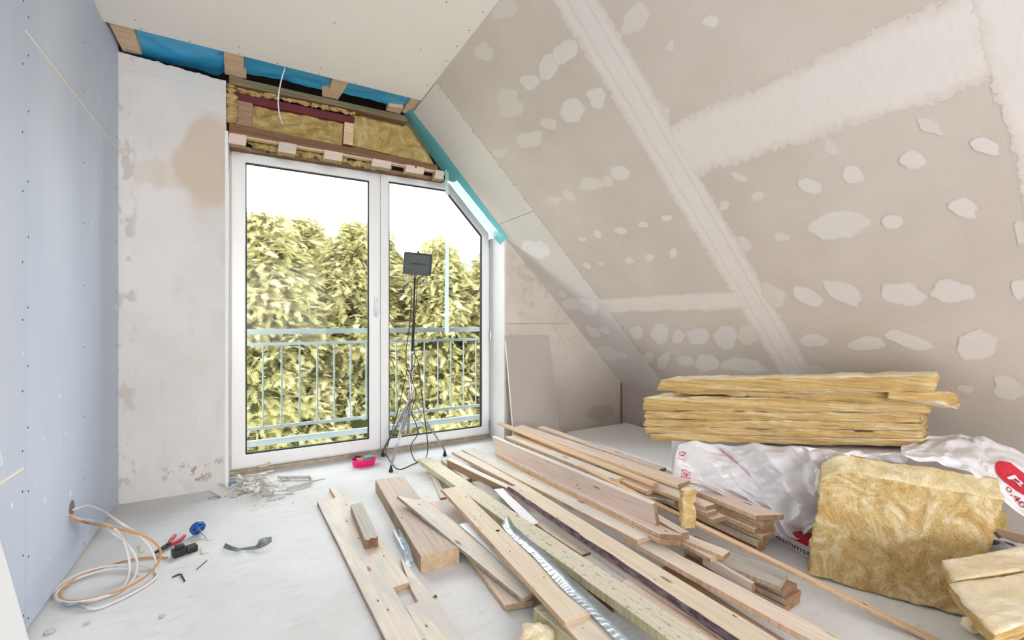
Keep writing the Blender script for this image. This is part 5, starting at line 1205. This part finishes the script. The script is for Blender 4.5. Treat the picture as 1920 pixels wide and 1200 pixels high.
# ------------------------------------------------------------------ pink tub with packets
tb = bp(682, 872, 0); T = empty('plastic_tub', tb, 'small bright pink plastic tub in front of the mullion', 'tub')
b = MB(); N = 28
def tubp(r, z, k): 
    t = 2*math.pi*k/N; ex = 3.2; c, s_ = math.cos(t), math.sin(t); q_ = (abs(c)**ex+abs(s_)**ex)**(-1/ex)
    return Vector((r*.088*q_*c, r*.062*q_*s_, z))
prof = [(.88, 0), (1.0, .05), (1.04, .05), (1.0, .055), (.95, .05), (.84, .006)]
vs = [tubp(r, z, k)+tb for r, z in prof for k in range(N)]
fs = [(i*N+k, i*N+(k+1) % N, (i+1)*N+(k+1) % N, (i+1)*N+k) for i in range(len(prof)-1) for k in range(N)]+[tuple(range(N-1, -1, -1)), tuple((len(prof)-1)*N+k for k in range(N))]
b.add(vs, fs); b.build('tub_body', 'pink', T, smooth=True, bevel=.001)
def packet(px, sz, rot, tilt, mat, label, dz):
    o = MB().box((-sz[0]/2, -sz[1]/2, 0), (sz[0]/2, sz[1]/2, sz[2])).build('screw_packet', mat, bevel=.002); o.location = tb+Vector(px)+ZU*dz; o.rotation_euler = (tilt, 0, rot); return tag(o, label, 'packet')
packet((.030, -.005, 0), (.075, .035, .055), .15, .25, 'labelblue', 'small packet with a teal label sticking out of the pink tub', .016)
packet((-.025, .005, 0), (.05, .035, .045), -.3, -.2, 'card', 'brown cardboard packet in the pink tub', .010)
o = MB().tube(catmull([tb+Vector((-.07, .01, .03)), tb+Vector((-.06, .02, .062)), tb+Vector((-.035, .03, .064)), tb+Vector((-.015, .03, .05))], 5), .006, 0, 8).build('black_clip', 'black', smooth=True); tag(o, 'curved black clip over the left rim of the pink tub', 'clip')

# ------------------------------------------------------------------ cables from the left wall
K4 = lambda x, y: (x/3.158, 820+y/3.158)
def cab(name, mat, pts, label, r=.0048):
    P_ = []
    for (x, y, z) in pts:
        px, py = K4(x, y); P_.append(hz(px, py, z))
    P_ = catmull([HO+Vector((-.02, 0, .0))]+P_, 8); P_ = [Vector((max(p.x, XL-.03), p.y, max(p.z, r*.9))) for p in P_]
    o = MB().tube(P_, r, 0, 8).build(name, mat, origin=HO, smooth=True); return tag(o, label, 'cable')
zH = HO.z
cab('electric_cable', 'cablewhite', [(445, 425, zH+.0), (520, 405, zH-.02), (600, 432, zH-.09), (700, 500, .24), (800, 562, .16), (880, 640, .09), (918, 720, .03), (922, 805, .006)], 'white cable from the blue wall, the highest arc, its cut end on the floor')
cab('electric_cable', 'cablewhite', [(430, 470, zH-.02), (560, 510, zH-.12), (660, 560, .22), (740, 620, .14), (795, 690, .08), (812, 760, .04), (790, 840, .008), (720, 905, .006), (560, 965, .006), (400, 985, .006), (330, 960, .006), (325, 915, .006), (380, 855, .018), (480, 805, .02), (620, 765, .02), (760, 755, .018), (870, 765, .012), (930, 800, .006), (905, 850, .006), (800, 915, .006), (680, 975, .006), (580, 1012, .006), (500, 1010, .008)], 'white cable from the blue wall that makes the outer loop of the coil', .005)
cab('electric_cable', 'cablewhite', [(440, 480, zH-.03), (570, 498, zH-.11), (660, 530, .25), (720, 590, .18), (752, 670, .11), (768, 760, .05), (755, 840, .012), (710, 900, .016), (590, 950, .016), (440, 975, .016), (350, 965, .014), (335, 925, .014), (400, 865, .014), (520, 812, .014), (640, 782, .014), (740, 780, .014), (790, 795, .01), (822, 815, .006)], 'white cable from the blue wall with a stripped end inside the coil', .005)
cab('electric_cable', 'cableorange', [(450, 488, zH-.03), (520, 508, zH-.10), (620, 527, .27), (720, 548, .21), (820, 572, .16), (900, 610, .12), (948, 665, .08), (940, 735, .05), (880, 810, .03), (760, 885, .02), (600, 942, .018), (450, 970, .018), (375, 962, .016), (360, 920, .016), (400, 870, .016), (490, 815, .016), (640, 762, .012), (780, 725, .008), (900, 710, .006), (990, 713, .006)], 'orange cable looped among the white cables by the blue wall', .0042)
P_ = catmull([hz(*K4(x, y), .012) for x, y in ((350, 955), (372, 985), (410, 992), (450, 985), (470, 1000), (500, 1010))], 5)
b = MB(); b.tube(P_, .004, 0, 6); b.tube([p+Vector((.004, .006*math.sin(i*1.2), .004*math.cos(i*1.2))) for i, p in enumerate(P_)], .003, 0, 6)
tag(b.build('stripped_wire', 'copper', origin=P_[0], smooth=True), 'twisted stripped wire ends at the near side of the cable coil', 'wire')

# ------------------------------------------------------------------ tools and bits on the floor
def fp(x, y, z=0): return hz(*K4(x, y), z)
# pliers
pv0 = fp(1000, 642, .012); jt = fp(918, 690, .010); h1 = fp(1040, 578, .012); h2 = fp(1096, 580, .014)
PL = empty('pliers', pv0-ZU*.012, 'red handled pliers lying by the cable coil', 'pliers')
b = MB(); ax = (jt-pv0).normalized(); sdv = ax.cross(ZU)
b.prism([pv0+sdv*.012, pv0+ax*.02+sdv*.012, jt+sdv*.004, jt-sdv*.004, pv0+ax*.02-sdv*.012, pv0-sdv*.012], ZU*.011); b.disc(pv0, ZU, .011, .014, 0, 14); b.build('jaws', 'toolsteel', PL, bevel=.001, fix=True)
for hd_, bend in ((h1, 1), (h2, -1)):
    m_ = pv0.lerp(hd_, .45)+sdv*bend*.010
    MB().tube(catmull([pv0.lerp(hd_, .05), m_, hd_], 6), [.006]*3+[.008]*7+[.008]*2+[.006], 0, 8).build('handle', 'handlered', PL, smooth=True)
# black socket box
sc_ = fp(1092, 690, 0); SB = empty('socket_box', sc_, 'black plastic cable socket in two halves lying beside the pliers', 'socket')
ax = (fp(1165, 655)-fp(1030, 700)).normalized(); sdv = ZU.cross(ax)
def lb(lo, hi): 
    c = MB(); c.box(lo, hi); c.v = [tuple(sc_+ax*v[0]+sdv*v[1]+ZU*v[2]) for v in c.v]; return c
lb((-.048, -.022, .002), (.0, .022, .036)).build('socket_body', 'black', SB, bevel=.004); lb((.006, -.02, .0), (.05, .02, .030)).build('socket_cover', 'black', SB, bevel=.004)
lb((-.035, -.018, .036), (-.002, .012, .05)).build('clip', 'black', SB, bevel=.003); lb((-.004, -.015, .008), (.010, .015, .026)).build('neck', 'black', SB)
# blue hole saw disc
dc = fp(1172, 538, .036); nd = (fp(1225, 598, .006)-dc).normalized(); HS = empty('hole_saw', fp(1180, 590, 0), 'blue round hole saw cutter resting on its drill bit', 'hole saw')
c = dc; b = MB(); b.disc(c-nd*.006, nd, .034, .012, 0, 26); b.tube([c-nd*.006, c-nd*.012], [.034, .03], 0, 26)
b.build('blue_disc', 'blueplastic', HS, smooth=False, bevel=.001)
b = MB(); u_ = nd.orthogonal().normalized(); w_ = nd.cross(u_)
for k in range(4): a = k*math.pi/2+.5; b.disc(c+nd*.0062+(u_*math.cos(a)+w_*math.sin(a))*.021, nd, .0055, .0006, 0, 12)
b.build('vent_holes', 'void', HS)
b = MB(); b.disc(c-nd*.0125, nd, .034, .003, 0, 26); b.build('steel_rim', 'chrome', HS)
MB().tube([c+nd*.004, c+nd*.012, fp(1225, 598, .004)], [.008, .004, .0025], 0, 8).build('drill_bit', 'chrome', HS)
# hex key, nails, screw
o = MB().tube([fp(1020, 828, .004), fp(1062, 810, .004), fp(1072, 812, .004), fp(1094, 850, .004)], .003, 0, 6).build('hex_key', 'black', origin=fp(1062, 810)); tag(o, 'small black hex key on the floor below the black socket', 'hex key')
o = MB().tube([fp(1162, 785, .003), fp(1225, 728, .003)], .0018, 0, 6).build('nail', 'toolsteel', origin=fp(1162, 785)); tag(o, 'thin rusty nail on the floor right of the hex key', 'nail')
a_ = U3(1270, 612); c_ = U3(1330, 590); 
b = MB(); b.tube([bp(*a_, .003), bp(*c_, .003)], [.0015, .0022], 0, 6); b.tube([bp(*c_, .003), bp(*U3(1334, 588), .003)], [.002, .006], 0, 8); b.tube([bp(*U3(1275, 605), .003), bp(*U3(1330, 565), .003)], [.0015, .002], 0, 6)
o = b.build('screw', 'toolsteel', origin=bp(*a_, 0)); tag(o, 'dark screw on the floor right of the notched plank', 'screw')
for k, (pts, lab) in enumerate(((((812, 650), (830, 640), (822, 668), (840, 682), (856, 668)), 'green wire clipping left of the pliers'), (((1180, 668), (1190, 655), (1196, 690), (1236, 682)), 'green wire clipping right of the black socket'), (((1130, 622), (1190, 604), (1236, 612), (1256, 600)), 'thin green wire clipping under the blue hole saw'))):
    o = MB().tube(catmull([fp(x, y, .003+.004*(i % 2)) for i, (x, y) in enumerate(pts)], 4), .0016, 0, 5).build('wire_clipping', 'greenwire', origin=fp(*pts[0])); tag(o, lab, 'wire')
# grey torn strip
K5 = lambda x, y, z=0: hz(360+x/4.615, 820+y/4.615, z)
Lr = [K5(268, 955, .004), K5(330, 975, .012), K5(390, 985, .014), K5(440, 972, .008), K5(500, 972, .010), K5(570, 962, .016), K5(640, 935, .02), K5(690, 900, .022)]
Rr = [K5(290, 915, .02), K5(345, 940, .026), K5(395, 955, .022), K5(440, 955, .014), K5(500, 945, .016), K5(560, 930, .022), K5(590, 880, .05), K5(688, 858, .05)]
o = ribbon('torn_strip', 'greyfoil', catmull(Lr, 5), catmull(Rr, 5), 'twisted grey torn foil strip alone in the middle of the open floor', 'strip', .002)
# debris by the window corner
rd = random.Random(21)
def scrap(c, L, w, ang, lift, mat, label, curl=0.0, tw=0.0, t=.003, name='plaster_scrap', grp=None):
    d = Vector((math.cos(ang), math.sin(ang), 0)); s_ = Vector((-d.y, d.x, 0)); Lp_, Rp_ = [], []; n = 9
    for i in range(n):
        f = i/(n-1)-.5; p = Vector(c)+d*L*f+ZU*(lift+curl*(f*f)*4+.004*nz((i, L*50, ang)))+s_*.010*nz((i*.7, ang, 3)); a = tw*f
        ww = w*(.75+.4*nz((i*.9, ang*3, 7)))
        Lp_.append(p+(s_*math.cos(a)+ZU*math.sin(a))*ww/2+ZU*.004); Rp_.append(p-(s_*math.cos(a)+ZU*math.sin(a))*ww/2+ZU*.004)
    lo = min(min(p.z for p in Lp_), min(p.z for p in Rp_))-t
    if lo < .001:
        for p in Lp_+Rp_: p.z += .001-lo
    o = ribbon(name, mat, Lp_, Rp_, label, 'rubble', t)
    if grp: o['group'] = grp
    return o
def K5c(x, y): return K5(x, y)
SCR = [(640, 330, .10, .03, .2, .03, 'scrapgrey', 'curled grey plaster flake on top of the rubble heap'), (620, 300, .09, .035, .5, .05, 'scrapgrey', 'dark grey flake at the back of the rubble heap'),
       (560, 350, .12, .02, -.1, .03, 'scrap', 'narrow pale sliver at the back left of the rubble heap'), (440, 380, .09, .03, 2.2, .02, 'scrap', 'curved pale flake at the left of the rubble heap'),
       (420, 440, .10, .04, .9, .01, 'scrapgrey', 'grey curled flake on the near left side of the rubble heap'), (380, 500, .09, .05, 1.3, .0, 'scrapgrey', 'upright grey shard at the near left edge of the rubble heap'),
       (560, 420, .16, .018, .35, .03, 'scrap', 'long pale stick lying diagonally across the rubble heap'), (700, 400, .11, .03, -.9, .02, 'paper', 'white strip leaning down the right side of the rubble heap'),
       (640, 440, .08, .03, 1.6, .02, 'scrap', 'pale flake in the middle front of the rubble heap'), (740, 470, .08, .045, .1, .01, 'scrap', 'rolled pale flake at the right front of the rubble heap'),
       (620, 500, .07, .02, 1.4, .0, 'scrap', 'small upright sliver at the front of the rubble heap'), (720, 535, .11, .022, .15, .0, 'scrapgrey', 'thin flake lying flat in front of the rubble heap'),
       (800, 490, .12, .025, -.35, .0, 'scrap', 'pointed flake trailing to the right of the rubble heap'), (500, 470, .08, .05, .0, .0, 'scrapgrey', 'broken grey lump low in the rubble heap'),
       (350, 360, .09, .02, -.3, .0, 'scrap', 'thin flake by the threshold left of the rubble heap'), (190, 530, .06, .012, -.2, .0, 'greyfoil', 'small twisted bit of wire mesh at the far left of the rubble')]
for k, (x, y, L, w, a, lf_, m, lab) in enumerate(SCR):
    scrap(K5c(x, y+lf_*300), L, w, a, lf_, m, lab, curl=rd.uniform(-.01, .03), tw=rd.uniform(-1.2, 1.2))
for k in range(30):
    x, y = rd.gauss(560, 120), rd.gauss(440, 45)
    scrap(K5c(x, max(y, 350)), rd.uniform(.03, .08), rd.uniform(.012, .04), rd.uniform(0, 3.1), max(0, .035-abs(x-560)*.00022), rd.choice(['scrap', 'scrapgrey', 'scrapgrey']), 'small broken plaster flake in the rubble heap by the window corner', curl=rd.uniform(-.01, .02), tw=rd.uniform(-1.5, 1.5), grp='small plaster flakes in the rubble heap')
# bent flat strips forming a triangle right of the heap
b = MB()
def flatband(ps, h, t=.003):
    P_ = [Vector(p) for p in ps]
    for i in range(len(P_)-1):
        d = (P_[i+1]-P_[i]).normalized(); s_ = d.cross(ZU).normalized()*t
        b.prism([P_[i], P_[i+1], P_[i+1]+ZU*h, P_[i]+ZU*h], s_)
flatband([K5(740, 365, .004), K5(1020, 362, .004), K5(1036, 385, .004), K5(1030, 412, .004), K5(820, 470, .004)], .024)
o = b.build('bent_strip', 'scrapgrey', origin=K5(740, 365, .004)); tag(o, 'bent flat strip forming a triangle right of the rubble heap', 'strip')
scrap(K5(900, 430), .16, .022, .25, .012, 'scrap', 'pale stick lying inside the bent triangular strip', tw=.3)
scrap(K5(1085, 372), .10, .02, .08, .0, 'scrapgrey', 'rough grey stub at the right tip of the bent strip', tw=.2)
pcs = [K5(165, 470, .003), K5(200, 400, .03), K5(290, 440, .05), K5(330, 490, .003), K5(260, 520, .003)]
o = MB().prism(pcs, ZU*.002).build('card_scrap', 'paper', origin=pcs[0]); tag(o, 'white folded card scrap at the left of the rubble heap', 'card')
pa, pb_ = K5(300, 425, .0), K5(385, 405, .0); dv2 = (pb_-pa).normalized(); sv2 = ZU.cross(dv2)
o = MB().prism([pa, pb_, pb_+sv2*.03, pa+sv2*.03], ZU*.02).build('plastic_profile', 'bluegrey', origin=pa, bevel=.002); tag(o, 'blue grey plastic profile end by the plaster corner left of the rubble', 'profile')
# dust and crumbs: uncountable
b = MB()
for k in range(900):
    px = rd.gauss(560, 170); py = rd.gauss(505, 70)
    if py < 370 or px < 150: continue
    p = K5(px, py, 0); r = rd.uniform(.0015, .005)
    b.add([p+Vector((-r, -r*.6, 0)), p+Vector((r, -r*.8, 0)), p+Vector((r*.3, r, 0)), p+Vector((0, 0, r*.9))], [(0, 1, 3), (1, 2, 3), (2, 0, 3), (2, 1, 0)], k % 2)
for k in range(160):
    x, y = rd.uniform(-.3, 1.9), rd.uniform(.9, 3.3); r = rd.uniform(.001, .0035); p = Vector((x, y, 0))
    b.add([p+Vector((-r, -r*.6, 0)), p+Vector((r, -r*.8, 0)), p+Vector((r*.3, r, 0)), p+Vector((0, 0, r*.8))], [(0, 1, 3), (1, 2, 3), (2, 0, 3), (2, 1, 0)], 1)
o = b.build('plaster_crumbs', ['scrap', 'scrapgrey']); tag(o, 'plaster crumbs and dust strewn over the concrete floor', 'crumbs', kind='stuff')
for (x, y, lab) in ((290, 1152, 'pale plaster crumb near the lower left corner'), (516, 1100, 'small grey crumb right of the lower left corner'), (960, 1055, 'grey crumb in the open floor below the hex key')):
    c = fp(x, y, .006); clump('plaster_crumb', 'scrapgrey', c, .011 if x < 400 else .007, lab, x, (1.5, .9, .55), 10, 7); bpy.context.scene.objects[-1]['category'] = 'crumb'
